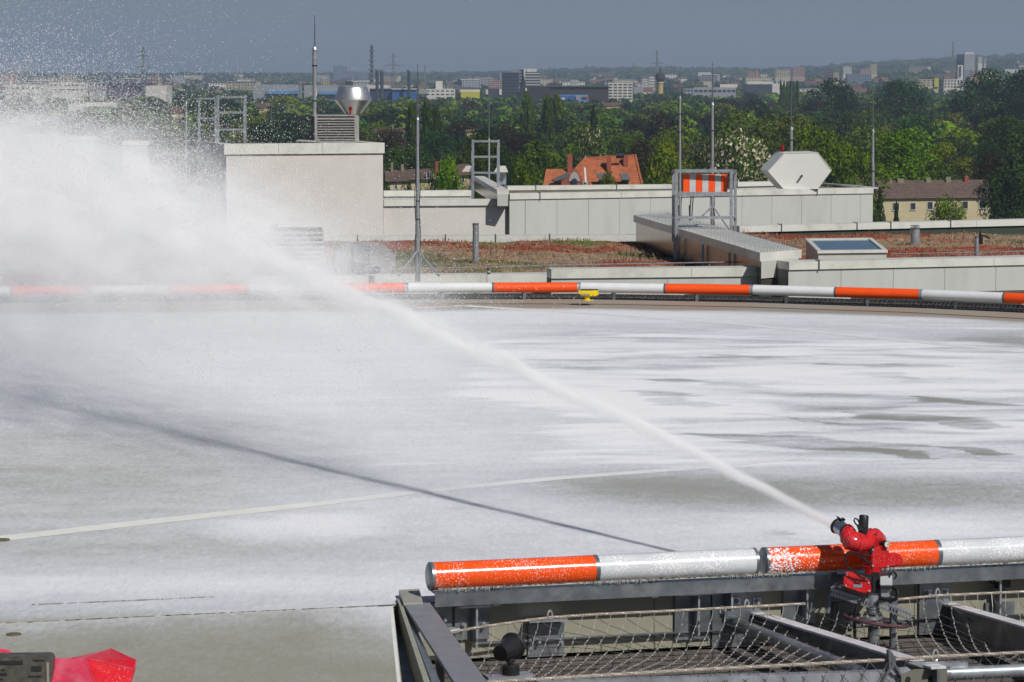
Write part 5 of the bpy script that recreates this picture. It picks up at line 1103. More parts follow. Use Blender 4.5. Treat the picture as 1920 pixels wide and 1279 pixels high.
for A, B_ in zip(FARP, FARP[1:]):
    k = 40
    for i in range(k):
        p = A.lerp(B_, i / k); p = Vector((p.x, p.y + .05, 0)); m.tube([p + Z * .0, p + Vector((.12, .42, .03))], .006, 3)
    for dy in (.12, .24, .36): m.tube([Vector((A.x, A.y + dy, .01)), Vector((B_.x, B_.y + dy, .01))], .006, 3)
single('gutter_net', m, M_net, 'wire net stretched over the far gutter', 'net', loc=(0, 41, 0))
# yellow floodlight
Yy = 40.2; t = thing('deck_floodlight', 'yellow rectangular deck floodlight on short legs before the far tubes', 'floodlight', PZ(1100, 565, 0)); M_yel = mat('yellow_paint', (.72, .52, .01), rough=.4, var=.08, scale=12)
def yp(u, v, dy=0): return P(u, v, Yy + dy)
m = MB(); m.hull([yp(1084, 545), yp(1113, 545), yp(1113, 551), yp(1110, 556), yp(1091, 556), yp(1084, 550), yp(1086, 544, .16), yp(1117, 544, .16), yp(1116, 552, .16), yp(1088, 552, .16)], bevel=.006); part('housing', m, M_yel, t)
m = MB(); m.hull([yp(1112, 544.5, .0), yp(1122, 544, .08), yp(1122, 553, .08), yp(1113, 556, 0), yp(1112, 545, .14), yp(1121, 553, .15)]); part('side_bracket', m, M_yel, t)
m = MB(); m.hull([yp(1089, 542.5), yp(1121, 542.5, .05), yp(1121, 544, .05), yp(1089, 544), yp(1090, 542, .2), yp(1122, 542, .2), yp(1090, 543, .2), yp(1122, 543, .2)]); part('top_cover', m, M_black, t)
for k in range(3): m = MB(); q0 = yp(1092 + k * 6, 552.5, -.01); m.cbox(q0, .03, .015, .022); part('lens', m, mat('lens_grey', (.25, .25, .22), rough=.1), t)
m = MB(); m.cyl(yp(1101, 562, .05), yp(1101, 555, .05), .035); m.cyl(yp(1101, 563.5, .05), yp(1101, 562, .05), .08, n=12); part('foot', m, M_yel, t)
for du in (-8, 9): m = MB(); m.cbox(yp(1101 + du, 564, .05), .012, .012, .035); m.cbox(yp(1101 + du * .6, 562.5, .05), .07, .03, .008); part('leg', m, M_yel, t)
# little red white thing at the right
m = MB(); q0 = PZ(1912, 571, .05)
for k in range(4): m.box(q0 + Vector((k * .035, 0, 0)), (.035, 0, 0), (0, .05, 0), (0, 0, .035), k % 2)
single('edge_marker', m, [mat('tag_red', (.5, .02, .02)), M_white_far], 'small red and white striped tag under the tube at the right edge', 'marker', loc=q0)

# ================================================================ near edge of the deck
RN = .0805; A = L(0, 0, .16)
a2 = aof(Q(1418, 1059, 0)); a3 = aof(Q(1425, 1058, 0)); mo = M_orange; mw = M_white
tube_unit(A, L(a2, 0, .16), RN, 'near marker tube, orange then white, ending at the lower left bay', 'o', 'marker tubes along the near deck edge', False, mo, mw)
tube_unit(L(a3 + .012, 0, .16), L(a3 + .012 + 2 * (a2 / 2 + .11), 0, .16), RN, 'near marker tube, orange then white, behind the red foam monitor', 'o', 'marker tubes along the near deck edge', False, mo, mw)
AEND = a3 + 2 * a2 + .3
m = MB(); rr = random.Random(31)
for k in range(300):
    s_ = a3 + .03 + abs(rr.gauss(0, .12)); an_ = rr.uniform(.3, 2.9); c = L(s_, -math.sin(an_) * RN, .16 + math.cos(an_) * RN); nr_ = (c - L(s_, 0, .16)).normalized(); q_ = rr.uniform(.002, .008); m.tube([c - nr_ * .001, c + nr_ * .0015, c + nr_ * .003], [q_, q_ * .9, q_ * .3], 7)
single('foam_splash', m, mat('splash_foam', (.78, .74, .74), rough=.5), 'splash of foam on the left end of the orange tube behind the monitor', 'foam', kind='stuff', loc=L(a3, 0, .16))
# foam drips hanging from the tube
m = MB(); rr = random.Random(3); s = 0.05
while s < AEND:
    h_ = rr.uniform(.008, .020) * (1 + .6 * math.sin(s * 7)); c = L(s, rr.uniform(-.052, -.042), .16 - RN + .018); m.tube([c, c - Z * h_ * .5, c - Z * h_], [rr.uniform(.008, .013), .005, .001], 5); s += rr.uniform(.006, .016)
m.box(L(.05, -.05, .16 - RN + .006), EE * (AEND - .05), NN * .02, Z * .012)
single('foam_drips', m, mat('drip_foam', (.42, .41, .36), rough=.4, var=.2, scale=40), 'fringe of foam drips hanging below the near marker tubes', 'foam', kind='stuff', loc=L(1, 0, .07))
# channel under the tube, fascia and floor
def abox(mb, a0, a1, b0, b1, z0, z1, mi=0): return mb.box(L(a0, b0, z0), EE * (a1 - a0), NN * (b1 - b0), Z * (z1 - z0), mi)
t = thing('deck_edge', 'galvanised edge channel and olive fascia below the near marker tubes', 'fascia', L(1.5, 0, -.36))
m = MB(); abox(m, .03, AEND, -.035, .055, .062, .068); abox(m, .03, AEND, -.035, -.029, -.012, .0615); abox(m, .03, AEND, -.0285, .055, -.012, -.006); part('edge_channel', m, M_galvd, t)
M_fas = mat('fascia_olive', (.26, .25, .19), rough=.6, var=.06, scale=2, dirt=(.14, .14, .11), dirtamt=.5, dirtscale=3)
for k in range(4):
    m = MB(); w_ = (AEND + .3) / 4; abox(m, -.25 + k * w_, -.25 + (k + 1) * w_ - .004, .11, .2, -.345, -.014); part('fascia_panel', m, M_fas, t)
m = MB(); abox(m, -.25, AEND, .06, .2, -.0135, -.002); part('slab_edge', m, M_deckside, t)
m = MB(); abox(m, .3, AEND, .085, .108, -.262, -.25); part('cable_rail', m, M_galvd, t)
# plates, fins and brackets located from the picture
def aat(u, v, b): return aof(Q(u, v, b))
def plate(u0, u1, v0, v1, bolts=(), fin=None, bar_=None, sq=False, b=.1):
    a0, a1 = aat(u0, v1, b), aat(u1, v1, b); z1, z0 = Q(u0, v0, b).z, Q(u0, v1, b).z
    m = MB(); abox(m, a0, a1, b - .012, b + .008, z0, z1); pl = part('bracket_plate', m, M_galvd, t)
    for (bu, bv) in bolts:
        p = Q(bu, bv, b - .012); m = MB()
        if sq: m.cbox(p - NN * .004, .05, .01, .05, EE, NN)
        m.cyl(p + NN * .01, p - NN * .022, .016, .014, 10); m.cyl(p - NN * .01, p - NN * .045, .009, n=8); part('bolt', m, M_galv, pl, smooth=False)
    if fin:
        u, va, vb = fin; p0, p1 = Q(u, va, b - .06), Q(u, vb, b - .06); m = MB(); m.box(L(aof(p0), b - .10, p1.z), EE * .012, NN * .09, Z * (p0.z - p1.z)); part('fin', m, M_galv, pl)
    if bar_:
        ua, ub, v = bar_; p0, p1 = Q(ua, v, b - .1), Q(ub, v, b - .1); m = MB(); m.box(L(aof(p0), b - .11, p0.z), EE * (aof(p1) - aof(p0)), NN * .1, Z * .012); part('cross_plate', m, M_galv, pl)
plate(808, 846, 1134, 1180, [(832, 1161)]); plate(852, 916, 1134, 1200, [(868, 1172), (906, 1170)], fin=(889, 1108, 1215), bar_=(857, 921, 1141))
plate(990, 1057, 1170, 1232, [(1008, 1202), (1050, 1202)], bar_=(992, 1064, 1168))
plate(1264, 1330, 1114, 1200, [], fin=(1305, 1085, 1190), bar_=(1272, 1338, 1118)); plate(1334, 1424, 1108, 1215, [(1356, 1142), (1381, 1127), (1418, 1128)], fin=(1367, 1090, 1145), sq=True, bar_=(1360, 1422, 1105))
plate(1467, 1526, 1104, 1170, [], fin=(1508, 1078, 1160), bar_=(1468, 1534, 1108)); plate(1722, 1778, 1084, 1190, [(1738, 1112), (1771, 1110)], sq=True)
plate(1560, 1600, 1130, 1180, []); plate(1846, 1900, 1130, 1185, [], fin=(1870, 1072, 1150))
# floor of brown slats
M_slat = mat('brown_slat', (.125, .11, .10), rough=.75, var=.15, scale=5); M_gapf = mat('slat_gap', (.03, .026, .024), rough=.9)
fl = thing('floor_slats', 'brown ribbed floor below the safety net', 'floor', L(1.5, -1, -.42))
setp(fl, kind='structure'); del fl['category']
m = MB(); abox(m, -.3, AEND + 1, -4.5, .25, -.39, -.37); part('floor_base', m, M_gapf, fl)
for k in range(30): m = MB(); abox(m, -.3, AEND + 1, .1 - k * .14 - .09, .1 - k * .14, -.3695, -.366); part('slat', m, M_slat, fl)
# ---------------------------------------------------------------- end frame of the net bay
t = thing('bay_end_frame', 'sloping steel end frame closing the net bay at the left', 'frame', PZ(780, 1140, -.3))
def zpoly(pts, z): return [PZ(u, v, z) for u, v in pts]
m = MB(); m.prism(zpoly([(757, 1131), (806, 1130), (925, 1295), (862, 1295)], .03), (0, 0, -.02)); part('cover_plate', m, mat('plate_grey', (.27, .285, .31), rough=.45, metal=.35, var=.12, scale=9, dirt=(.30, .26, .27), dirtamt=.6, dirtscale=2), t)
m = MB(); m.prism(zpoly([(748, 1106), (786, 1104), (793, 1129), (757, 1130.5)], .04), (0, 0, -.34)); part('head_block', m, mat('post_beige', (.30, .30, .25), rough=.55, var=.1, scale=8), t)
m = MB(); m.prism(zpoly([(744, 1120), (753, 1128), (812, 1295), (800, 1295)], .02), (0, 0, -.3)); part('side_rail', m, mat('post_beige', (.30, .30, .25)), t)
m = MB(); m.prism(zpoly([(753, 1130), (760, 1133), (833, 1295), (816, 1295)], -.01), (0, 0, -.25)); part('inner_rail', m, M_galvd, t)
m = MB(); m.prism(zpoly([(736, 1132), (745, 1132), (808, 1300), (757, 1300)], -.12), (0, 0, -.03)); part('membrane', m, mat('blue_membrane', (.07, .10, .17), rough=.6, var=.3, scale=9), t)
m = MB(); m.prism(zpoly([(815, 1215), (822, 1210), (835, 1240), (832, 1262), (820, 1240)], -.06), (0, 0, -.08)); part('lug', m, M_galvd, t)
# ---------------------------------------------------------------- ropes and net
UP = [(842, 1186), (905, 1175), (970, 1166), (1030, 1158), (1120, 1152), (1230, 1147), (1400, 1138), (1510, 1132)]
UP2 = [(1680, 1124.5), (1757, 1117), (1840, 1113), (1960, 1108)]
bU, bL = -.10, -2.15
up = [Q(u, v, bU) for u, v in UP] + [Q(1600, 1127, bU)] + [Q(u, v, bU) for u, v in UP2]
LO = [(880, 1282), (1030, 1272), (1150, 1265), (1300, 1256), (1500, 1246), (1670, 1237), (1755, 1231), (1850, 1227), (1980, 1220)]
lo = [Q(u, v, bL) for u, v in LO]
def resample(pts, n):
    ds = [0]
    for a, b in zip(pts, pts[1:]): ds.append(ds[-1] + (b - a).length)
    out = []
    for i in range(n + 1):
        s = ds[-1] * i / n; k = 0
        while k < len(ds) - 2 and ds[k + 1] < s: k += 1
        f = (s - ds[k]) / max(1e-9, ds[k + 1] - ds[k]); out.append(pts[k].lerp(pts[k + 1], f))
    return out
def twisted(path, r, mb, strands=3, pitch=.05):
    for s in range(strands):
        pts = []; L_ = 0
        for i, p in enumerate(path):
            if i: L_ += (p - path[i - 1]).length
            a = 2 * math.pi * (L_ / pitch + s / strands); pts.append(p + Vector((0, math.cos(a), math.sin(a))) * r * .55)
        mb.tube(pts, r * .55, 5)
t = thing('safety_net', 'wire safety net hung between two twisted ropes at the lower right', 'net', L(1.6, -1.1, -.3))
m = MB(); twisted(resample(up[:8], 330), .0085, m); part('upper_rope', m, M_rope, t)
m = MB(); twisted(resample(up[9:], 130), .0085, m); part('upper_rope', m, M_rope, t)
m = MB(); twisted(resample(lo, 420), .0095, m, pitch=.05); part('lower_rope', m, M_rope, t)
upR, loR = resample(up, 80), resample(lo, 80)
def net_pt(s, f):
    """s 0..1 along, f 0..1 from the upper rope outward"""
    k = min(79.999, max(0, s * 80)); i = int(k); w_ = k - i; a = upR[i].lerp(upR[i + 1], w_); b = loR[i].lerp(loR[i + 1], w_)
    p = a.lerp(b, f); sag = .13 + .03 * math.sin(s * 21) + .09 * sstep(.72, .95, s) ; p.z -= sag * (math.sin(math.pi * min(1, f ** .6)) ** .9); return p
LN = sum((upR[i + 1] - upR[i]).length for i in range(80)); rr = random.Random(12); mA = MB(); mB_ = MB(); mK = MB()
def netline(mb, s0, sh, r, zig, zf, n=46):
    pts = []; 
    for i in range(n + 1):
        f = i / n; s = s0 + (sh(s0) * f) / LN
        if not 0 <= s <= 1: 
            if len(pts) > 1: mb.tube(pts, r, 4, cap=False)
            pts = []; continue
        p = net_pt(s, f); k = math.sin(f * zf + s0 * 90); pts.append(p + EE * zig * k + Z * zig * .35 * math.sin(f * zf * 1.3 + s0 * 37))
    if len(pts) > 1: mb.tube(pts, r, 4, cap=False)
def wR(s): return float(sstep(.66, .78, s))
nA = int((LN + 2.1) / .165)
for i in range(nA): netline(mA, (-2.1 + i * .165) / LN, lambda s: 2.1, .0019, .003, 60, 90)
nB = int((LN + .5) / .088)
for i in range(nB):
    s0 = (i * .088) / LN; netline(mB_, s0, lambda s: -.42 * (1 - wR(s)) + .10 * wR(s), .0021, .0045, 70)
    for j in range(1, 22):
        f = j / 22 + .01 * rr.uniform(-1, 1); s = s0 + (-.42 * (1 - wR(s0)) + .10 * wR(s0)) * f / LN
        if 0 < s < 1 and f < 1: mK.cbox(net_pt(s, f), .0075, .0075, .0075)
# the netting of the right part also hangs across
part('netting', mA, M_net, t, kind='stuff', label='dark strands of the net running lengthways')
part('netting', mB_, mat('net_wire_foamed', (.27, .26, .25), rough=.45, metal=.2, var=.7, scale=7), t, kind='stuff', label='paler twisted strands of the net running across')
part('net_knot', mK, mat('knot_grey', (.42, .40, .38), rough=.5), t, kind='stuff')
# outer apron of netting below the lower rope
m = MB()
def apt(i, j): 
    k = min(79.99, (i + .5 * (j % 2)) / 30 * 80); ii = int(k); a = loR[ii].lerp(loR[ii + 1], k - ii); return a - NN * (.02 + .05 * j) - Z * .062 * j
for j in range(4):
    for i in range(30):
        for k in ((i, j + 1), (i + (1 if j % 2 else -1), j + 1)):
            if 0 <= k[0] <= 29: m.tube([apt(i, j), apt(*k)], .002, 4, cap=False)
part('netting', m, M_net, t, kind='stuff', label='loose diamond netting hanging below the lower rope')
def shackle(u, v, b, r=.024):
    c = Q(u, v, b); m = MB(); pts = [c + Vector((0, math.cos(a_) * .004, 0)) + EE * math.cos(a_) * r * .55 + Z * math.sin(a_) * r for a_ in np.linspace(0, 6.283, 17)]; m.tube(pts, .006, 6); part('shackle', m, M_steel, t, smooth=True)
for u, v in ((1031, 1153), (1400, 1133), (1758, 1112)): shackle(u, v, bU)
shackle(1754, 1229, bL, .03); 
m = MB(); m.tube([Q(842, 1186, bU), Q(862, 1182, bU)], .016, 8); m.cbox(Q(846, 1178, bU), .05, .012, .012, EE); part('rope_clamp', m, M_steel, t)
# wires from the net to the support ring etc
# ---------------------------------------------------------------- support arms
M_arm = mat('arm_foamed', (.64, .62, .64), rough=.5, var=.18, scale=9, dirt=(.25, .24, .25), dirtamt=.5, dirtscale=4)
def arm(name, label, u0, v0, z0, u1, v1, z1, w, dep, m_top):
    p0, p1 = PZ(u0, v0, z0), PZ(u1, v1, z1); d = p1 - p0; s = Vector((d.y, -d.x, 0)).normalized(); s = s if s.x > 0 else -s
    t_ = thing(name, label, 'beam', (p0 + p1) / 2); m = MB(); m.box(p0 - s * w / 2 - Z * .012, d, s * w, Z * .012); part('top_flange', m, m_top, t_)
    m = MB(); m.box(p0 - s * .008 - Z * dep, d, s * .016, Z * (dep - .0125)); part('web', m, M_galvd, t_)
    m = MB(); m.box(p0 - s * w * .45 - Z * (dep + .012), d, s * w * .9, Z * .0115); part('bottom_flange', m, M_galvd, t_)
arm('support_arm', 'foam covered support arm crossing under the net left of the monitor', 1392, 1140, -.17, 1760, 1250, -.04, .085, .12, M_arm)
arm('support_arm', 'foam covered support arm under the net at the right', 1762, 1126, -.17, 2010, 1196, -.06, .085, .2, M_arm)
p0, p1 = PZ(1330, 1150, -.22), PZ(1610, 1262, -.16); t_ = thing('brace_pipe', 'wet grey brace pipe beside the support arm left of the monitor', 'pipe', (p0 + p1) / 2); m = MB(); m.cyl(p0, p1, .042, n=16); part('tube', m, M_galvd, t_, smooth=True)
m = MB(); m.cyl(p0, p0 + (p1 - p0) * .02, .06, n=16); part('flange', m, M_galv, t_, smooth=True)
# outer rail
t = thing('outer_rail', 'galvanised outer rail with pipe, plates and couplings along the bottom of the picture', 'rail', Q(1500, 1270, bL - .05))
bb = bL - .06
def ob(u0, v0, u1, v1, dz, w, mt, nm): 
    p0, p1 = Q(u0, v0, bb), Q(u1, v1, bb); m = MB(); m.box(p0 - Z * dz, (p1 - p0), NN * w, Z * dz); return part(nm, m, mt, t)
ob(1010, 1279, 1700, 1258, .07, .06, M_galv, 'rail_profile')
m = MB(); m.cyl(Q(1775, 1263, bb), Q(1990, 1254, bb), .034, n=18); part('pipe', m, M_galv, t, smooth=True)
m = MB(); m.cyl(Q(1754, 1264, bb), Q(1778, 1263, bb), .040, n=18); part('sleeve', m, M_galvd, t, smooth=True)
m = MB(); m.prism([Q(u, v, bb - .02) for u, v in ((1664, 1254), (1700, 1250), (1716, 1262), (1676, 1266))], NN * .04 - Z * .01); part('plate', m, M_galv, t)
m = MB(); m.prism([Q(u, v, bb - .02) for u, v in ((1702, 1242), (1768, 1240), (1784, 1250), (1734, 1254))], NN * .02 - Z * .012); part('plate', m, M_galv, t)
m = MB(); m.prism([Q(u, v, bb - .04) for u, v in ((1716, 1256), (1776, 1254), (1776, 1290), (1690, 1290), (1690, 1266))], NN * .02); pl = part('gusset', m, mat('gusset_olive', (.14, .14, .11), rough=.6), t)
for u, v in ((1745, 1272), (1702, 1274)): m = MB(); m.cyl(Q(u, v, bb - .045), Q(u, v, bb - .03), .016, n=10); part('bolt_hole', m, M_dark, pl)
m = MB(); m.prism([Q(u, v, bb + .02) for u, v in ((1666, 1220), (1670, 1219), (1680, 1235), (1680, 1262), (1668, 1262))], NN * .03); part('hook_plate', m, M_galvd, t)
m = MB(); m.tube([Q(u, v, bb - .03) for u, v in ((1672, 1242), (1682, 1254), (1690, 1268), (1700, 1285))], .009, 6); m.tube([Q(u, v, bb - .03) for u, v in ((1676, 1243), (1664, 1262), (1655, 1282))], .008, 6); part('tie_wire', m, M_galvd, t)
ob(1770, 1244, 1815, 1243, .02, .05, M_galv, 'plate')
# ---------------------------------------------------------------- black floodlight
bf = -1.75
def fl_(u, v, db=0): return Q(u, v, bf + db)
t = thing('floodlight', 'small black floodlight tilted on a round base inside the net bay', 'floodlight', fl_(957, 1270))
c0, c1 = fl_(938, 1225, -.05), fl_(962, 1211, .05); ax = (c1 - c0).normalized()
m = MB(); m.tube([c0, c0 + ax * .015, c0 + ax * .03, c0.lerp(c1, .55), c1 - ax * .012], [.042, .046, .046, .050, .060], 24); part('body', m, M_black, t, smooth=True)
m = MB(); m.tube([c1 - ax * .014, c1, c1 + ax * .014], [.066, .072, .067], 24); part('rear_flange', m, M_black, t, smooth=True)
m = MB(); m.cyl(c0 - ax * .004, c0 + ax * .003, .041, n=24); part('lens_cap', m, mat('cap_black', (.012, .012, .014), rough=.3), t)
m = MB(); m.tube([fl_(955, 1228), fl_(956, 1238), fl_(957, 1250)], [.012, .016, .014], 10); m.cbox(fl_(957, 1238), .05, .02, .02, EE); part('yoke', m, M_black, t)
m = MB(); m.cyl(fl_(958, 1270), fl_(958, 1249), .045, .046, 20); m.cyl(fl_(958, 1249), fl_(958, 1246), .046, .036, 20); part('base', m, M_black, t, smooth=True)
m = MB(); m.box(fl_(916, 1276, -.05), EE * .24, NN * .12, Z * .014); bp_ = part('mounting_plate', m, M_galv, t)
for u, v in ((997, 1262), (924, 1264)): m = MB(); m.cyl(fl_(u, v + 8), fl_(u, v), .007, n=8); m.cyl(fl_(u, v + 7), fl_(u, v + 3), .013, n=6); part('bolt', m, M_steel, bp_)
# junction box with cable at the right
t = thing('junction_box', 'small black junction box hanging from a cable under the white tube', 'box', Q(1880, 1104, .06)); m = MB(); c = Q(1879.5, 1091, .05); m.cbox(c, .085, .05, .075, EE, NN); part('case', m, M_black, t)
m = MB(); m.tube([Q(u, v, .02) for u, v in ((1849, 1058), (1850, 1068), (1852, 1082), (1858, 1092), (1866, 1096))], .007, 6); part('cable', m, M_cable, t)
m = MB(); m.cyl(Q(1880, 1104, .05), Q(1878, 1118, .05), .016, n=8); part('gland', m, M_black, t)
# ================================================================ fire monitor
bm_ = -.24
def g(u, v, db=0): return Q(u, v, bm_ + db)
t = thing('fire_monitor', 'red motorised foam monitor spraying over the deck', 'water cannon', g(1637, 1196))
mon = t
m = MB(); m.tube([g(1637, 1215), g(1637, 1168)], .030, 16); part('riser_pipe', m, M_galvd, t, smooth=True)
m = MB(); m.tube([g(1637, 1150), g(1637, 1128), g(1637, 1100)], [.036, .036, .038], 20); part('column', m, M_galv, t, smooth=True)
for v in (1135, 1141, 1147): m = MB(); m.cyl(g(1637, v + 1), g(1637, v - 1), .041, n=20); part('pipe_thread', m, M_galvd, t, smooth=True)
for v, r_ in ((1157, .072), (1166, .072)):
    m = MB(); m.cyl(g(1633, v + 2.5), g(1633, v - 2.5), r_, n=28); fg = part('flange', m, M_steel, t, smooth=True)
    for k in range(6): a_ = k * 1.047; m = MB(); c = g(1633, v - 3) + Vector((math.cos(a_), math.sin(a_), 0)) * .056; m.cyl(c, c + Z * .012, .008, n=6); part('bolt', m, M_galv, fg)
m = MB(); c = g(1643, 1164); m.tube([c + EE * math.cos(a_) * .185 + NN * math.sin(a_) * .17 - EE.cross(NN) * 0 - Z * .03 * math.cos(a_) for a_ in np.linspace(0, 6.283, 41)], .011, 7); part('hose_ring', m, mat('ring_dark', (.10, .05, .06), rough=.4, var=.3, scale=20), t, smooth=True)
# lower red motor housing
def hull_uv(front, depth, name, mt, bev=.006, b0=-.05, back=None):
    pts = [g(u, v, b0) for u, v in front] + [g(u, v, b0 + depth) for u, v in (back or front)]
    m = MB(); m.hull(pts, bevel=bev); return part(name, m, mt, t, smooth=False)
hull_uv([(1584, 1073), (1592, 1071), (1600, 1073), (1604, 1083), (1632, 1090), (1634, 1112), (1617, 1113), (1586, 1103), (1581, 1096), (1581, 1084)], .12, 'lower_motor_housing', M_red, back=[(1586, 1075), (1602, 1074), (1634, 1086), (1634, 1108), (1617, 1110), (1584, 1100)])
hull_uv([(1634, 1071), (1650, 1071), (1651, 1112), (1636, 1113)], .11, 'gear_block', M_black)
hull_uv([(1650, 1081), (1673, 1079), (1673, 1098), (1650, 1098)], .06, 'control_box', mat('box_grey', (.45, .46, .47), rough=.4), bev=.003, b0=-.09)
hull_uv([(1649, 1099), (1674, 1098.5), (1673, 1102), (1650, 1103)], .07, 'box_base', M_black, bev=.002, b0=-.09)
hull_uv([(1651, 1104), (1672, 1104), (1668, 1120), (1652, 1121)], .07, 'connector', M_galv, bev=.004)
hull_uv([(1634, 1074), (1672, 1074), (1672, 1080), (1634, 1082)], .08, 'collar', mat('collar_dark', (.05, .02, .02), rough=.5), bev=.003)
m = MB(); m.tube([g(1637, 1078), g(1637, 1060)], [.045, .052], 20); part('lower_neck', m, M_red, t, smooth=True)
# upper red motor housing
hull_uv([(1634, 1030), (1640, 1025), (1662, 1026), (1668, 1034), (1668, 1064), (1652, 1067), (1634, 1063)], .13, 'upper_motor_housing', M_red)
hull_uv([(1664, 1036), (1684, 1036), (1693, 1044), (1694, 1056), (1689, 1062), (1664, 1065)], .09, 'motor_nose', M_red, bev=.012, b0=-.035, back=[(1664, 1038), (1682, 1038), (1691, 1046), (1688, 1060), (1664, 1063)])
for (u, v, bb_) in ((1637, 1031, -.052), (1637, 1061, -.052), (1665, 1032, -.052), (1665, 1062, -.052), (1588, 1078, -.052), (1586, 1098, -.052), (1630, 1108, -.052), (1629, 1093, -.052)):
    m = MB(); m.cyl(g(u, v, bb_ + .006), g(u, v, bb_ - .005), .0065, n=6); part('bolt', m, M_steel, t)
m = MB(); m.box(g(1600, 1102, -.0525), EE * .055, NN * .002, Z * .02); part('data_plate', m, M_galv, t)
# elbows
m = MB(); m.tube([g(1640, 1040, .05), g(1644, 1022, .06), g(1646, 1012, .05), g(1640, 1006, .02), g(1630, 1008, -.01), g(1622, 1014, -.03)], [.045, .046, .05, .05, .045, .044], 18); part('swivel_elbow', m, M_red, t, smooth=True)
m = MB(); m.tube([g(1632, 1016, -.02), g(1622, 1019, -.04), g(1610, 1020, -.05), g(1598, 1016, -.045), g(1591, 1008, -.02), g(1590, 1000, .0), g(1586, 996, .02)], [.040, .046, .05, .053, .053, .05, .046], 20); part('nozzle_elbow', m, M_red, t, smooth=True)
for (ua, va, ub, vb, dd, rr_) in ((1611, 1021, 1607, 1020, -.05, .057), (1599, 1018, 1596, 1014, -.045, .058), (1590, 1005, 1590, 1001, -.005, .053), (1642, 1027, 1643, 1023, .055, .051), (1634, 1006.5, 1637, 1005.5, .01, .052)):
    m = MB(); m.cyl(g(ua, va, dd), g(ub, vb, dd), rr_, n=18); part('casting_flange', m, M_red, t, smooth=True)
m = MB(); m.hull([g(u, v, db) for u, v in ((1604, 996), (1616, 1000), (1634, 1010), (1630, 1016), (1600, 1004)) for db in (-.06, .0)], bevel=.004); part('gear_cover', m, M_red, t)
m = MB(); m.cyl(g(1630, 1000, 0), g(1636, 1030, 0), .05, .045, 18); part('swivel_ring', m, mat('seam_red', (.30, .008, .01), rough=.4), t, smooth=True)
NZ0, NZ1 = g(1588, 998, .01), g(1570, 986, .10); na = (NZ1 - NZ0).normalized()
m = MB(); m.tube([NZ0 - na * .01, NZ0, NZ0 + na * .02, NZ1 - na * .01], [.046, .046, .04, .043], 24, cap=True); part('nozzle', m, mat('nozzle_chrome', (.42, .43, .46), rough=.22, metal=.85, var=.15, scale=40), t, smooth=True)
m = MB(); m.tube([NZ0 - na * .006, NZ0 + na * .008], .049, 24); part('nozzle_ring', m, M_black, t, smooth=True)
m = MB(); m.tube([NZ1 - na * .014, NZ1, NZ1 + na * .004], [.046, .050, .047], 24); part('nozzle_lip', m, M_black, t, smooth=True)
m = MB(); m.cyl(NZ1 + na * .0045, NZ1 + na * .0055, .04, n=20); part('nozzle_bore', m, mat('bore_white', (.6, .5, .5), rough=.6), t)
m = MB(); m.cbox(NZ1 + Z * .052 - na * .02, .05, .03, .014, na); m.cbox(NZ0.lerp(NZ1, .7) + Z * .05 - na * .0 + EE * .02, .03, .02, .02, na); part('lever', m, M_black, t)
# actuator
m = MB(); m.tube([g(1617, 1004, -.03), g(1618.5, 990, -.03), g(1620, 968, -.03), g(1620.2, 966, -.03)], [.024, .030, .028, .024], 14); part('actuator', m, M_black, t, smooth=True)
m = MB(); m.hull([g(u, v, db) for u, v in ((1605, 984), (1614, 984), (1622, 998), (1610, 996)) for db in (-.06, .01)], bevel=.004); part('actuator_bracket', m, M_black, t)
m = MB(); m.tube([g(u, v, -.05) for u, v in ((1611, 980), (1608, 974), (1603, 972), (1601, 976), (1604, 982), (1609, 986))], .005, 6); part('cable_loop', m, M_cable, t, smooth=True)
# gauge
c = g(1661, 1020, -.06); ax = (CAM - c).normalized() * .0 + (-NN + EE * .15).normalized(); m = MB(); m.cyl(c - ax * .02, c + ax * .012, .02, n=20); m.cyl(c - ax * .02, c - ax * .05 - EE * .02, .012, n=10); gg = part('pressure_gauge', m, M_black, t, smooth=True)
m = MB(); m.cyl(c + ax * .0125, c + ax * .0145, .0165, n=20); part('dial', m, mat('dial_white', (.6, .58, .48), rough=.3), gg)
m = MB(); m.box(c + ax * .015 - Z * .002, (.012, 0, .004), ax * .001, (0, 0, .003)); part('needle', m, M_dark, gg)
# cables
for pts in ([(1634, 1056), (1624, 1052), (1616, 1045), (1604, 1036), (1594, 1035), (1586, 1041), (1584, 1049), (1587, 1060), (1597, 1070), (1606, 1075), (1622, 1078), (1636, 1079)], [(1633, 1041), (1624, 1043), (1615, 1040)],
            [(1667, 1082), (1670, 1074), (1678, 1073), (1681, 1080), (1676, 1087)], [(1634, 1040), (1633, 1030), (1638, 1024)], [(1606, 1073), (1612, 1082), (1622, 1085)]):
    m = MB(); m.tube(resample([g(u, v, -.09) for u, v in pts], 30), .006, 6); part('cable', m, M_cable, t, smooth=True)
m = MB(); pth = resample([g(u, v, -.08) for u, v in ((1674, 1102), (1681, 1104), (1683, 1112), (1681, 1122), (1674, 1125), (1660, 1124), (1648, 1121))], 60); m.tube(pth, [.009 + .003 * (i % 2) for i in range(61)], 8); part('corrugated_conduit', m, M_cable, t)
m = MB(); m.tube(resample([g(u, v, -.05) for u, v in ((1622, 1121), (1612, 1128), (1605, 1142), (1603, 1160), (1602, 1175), (1603, 1196))], 24), .0095, 8); part('hose', m, M_cable, t, smooth=True)
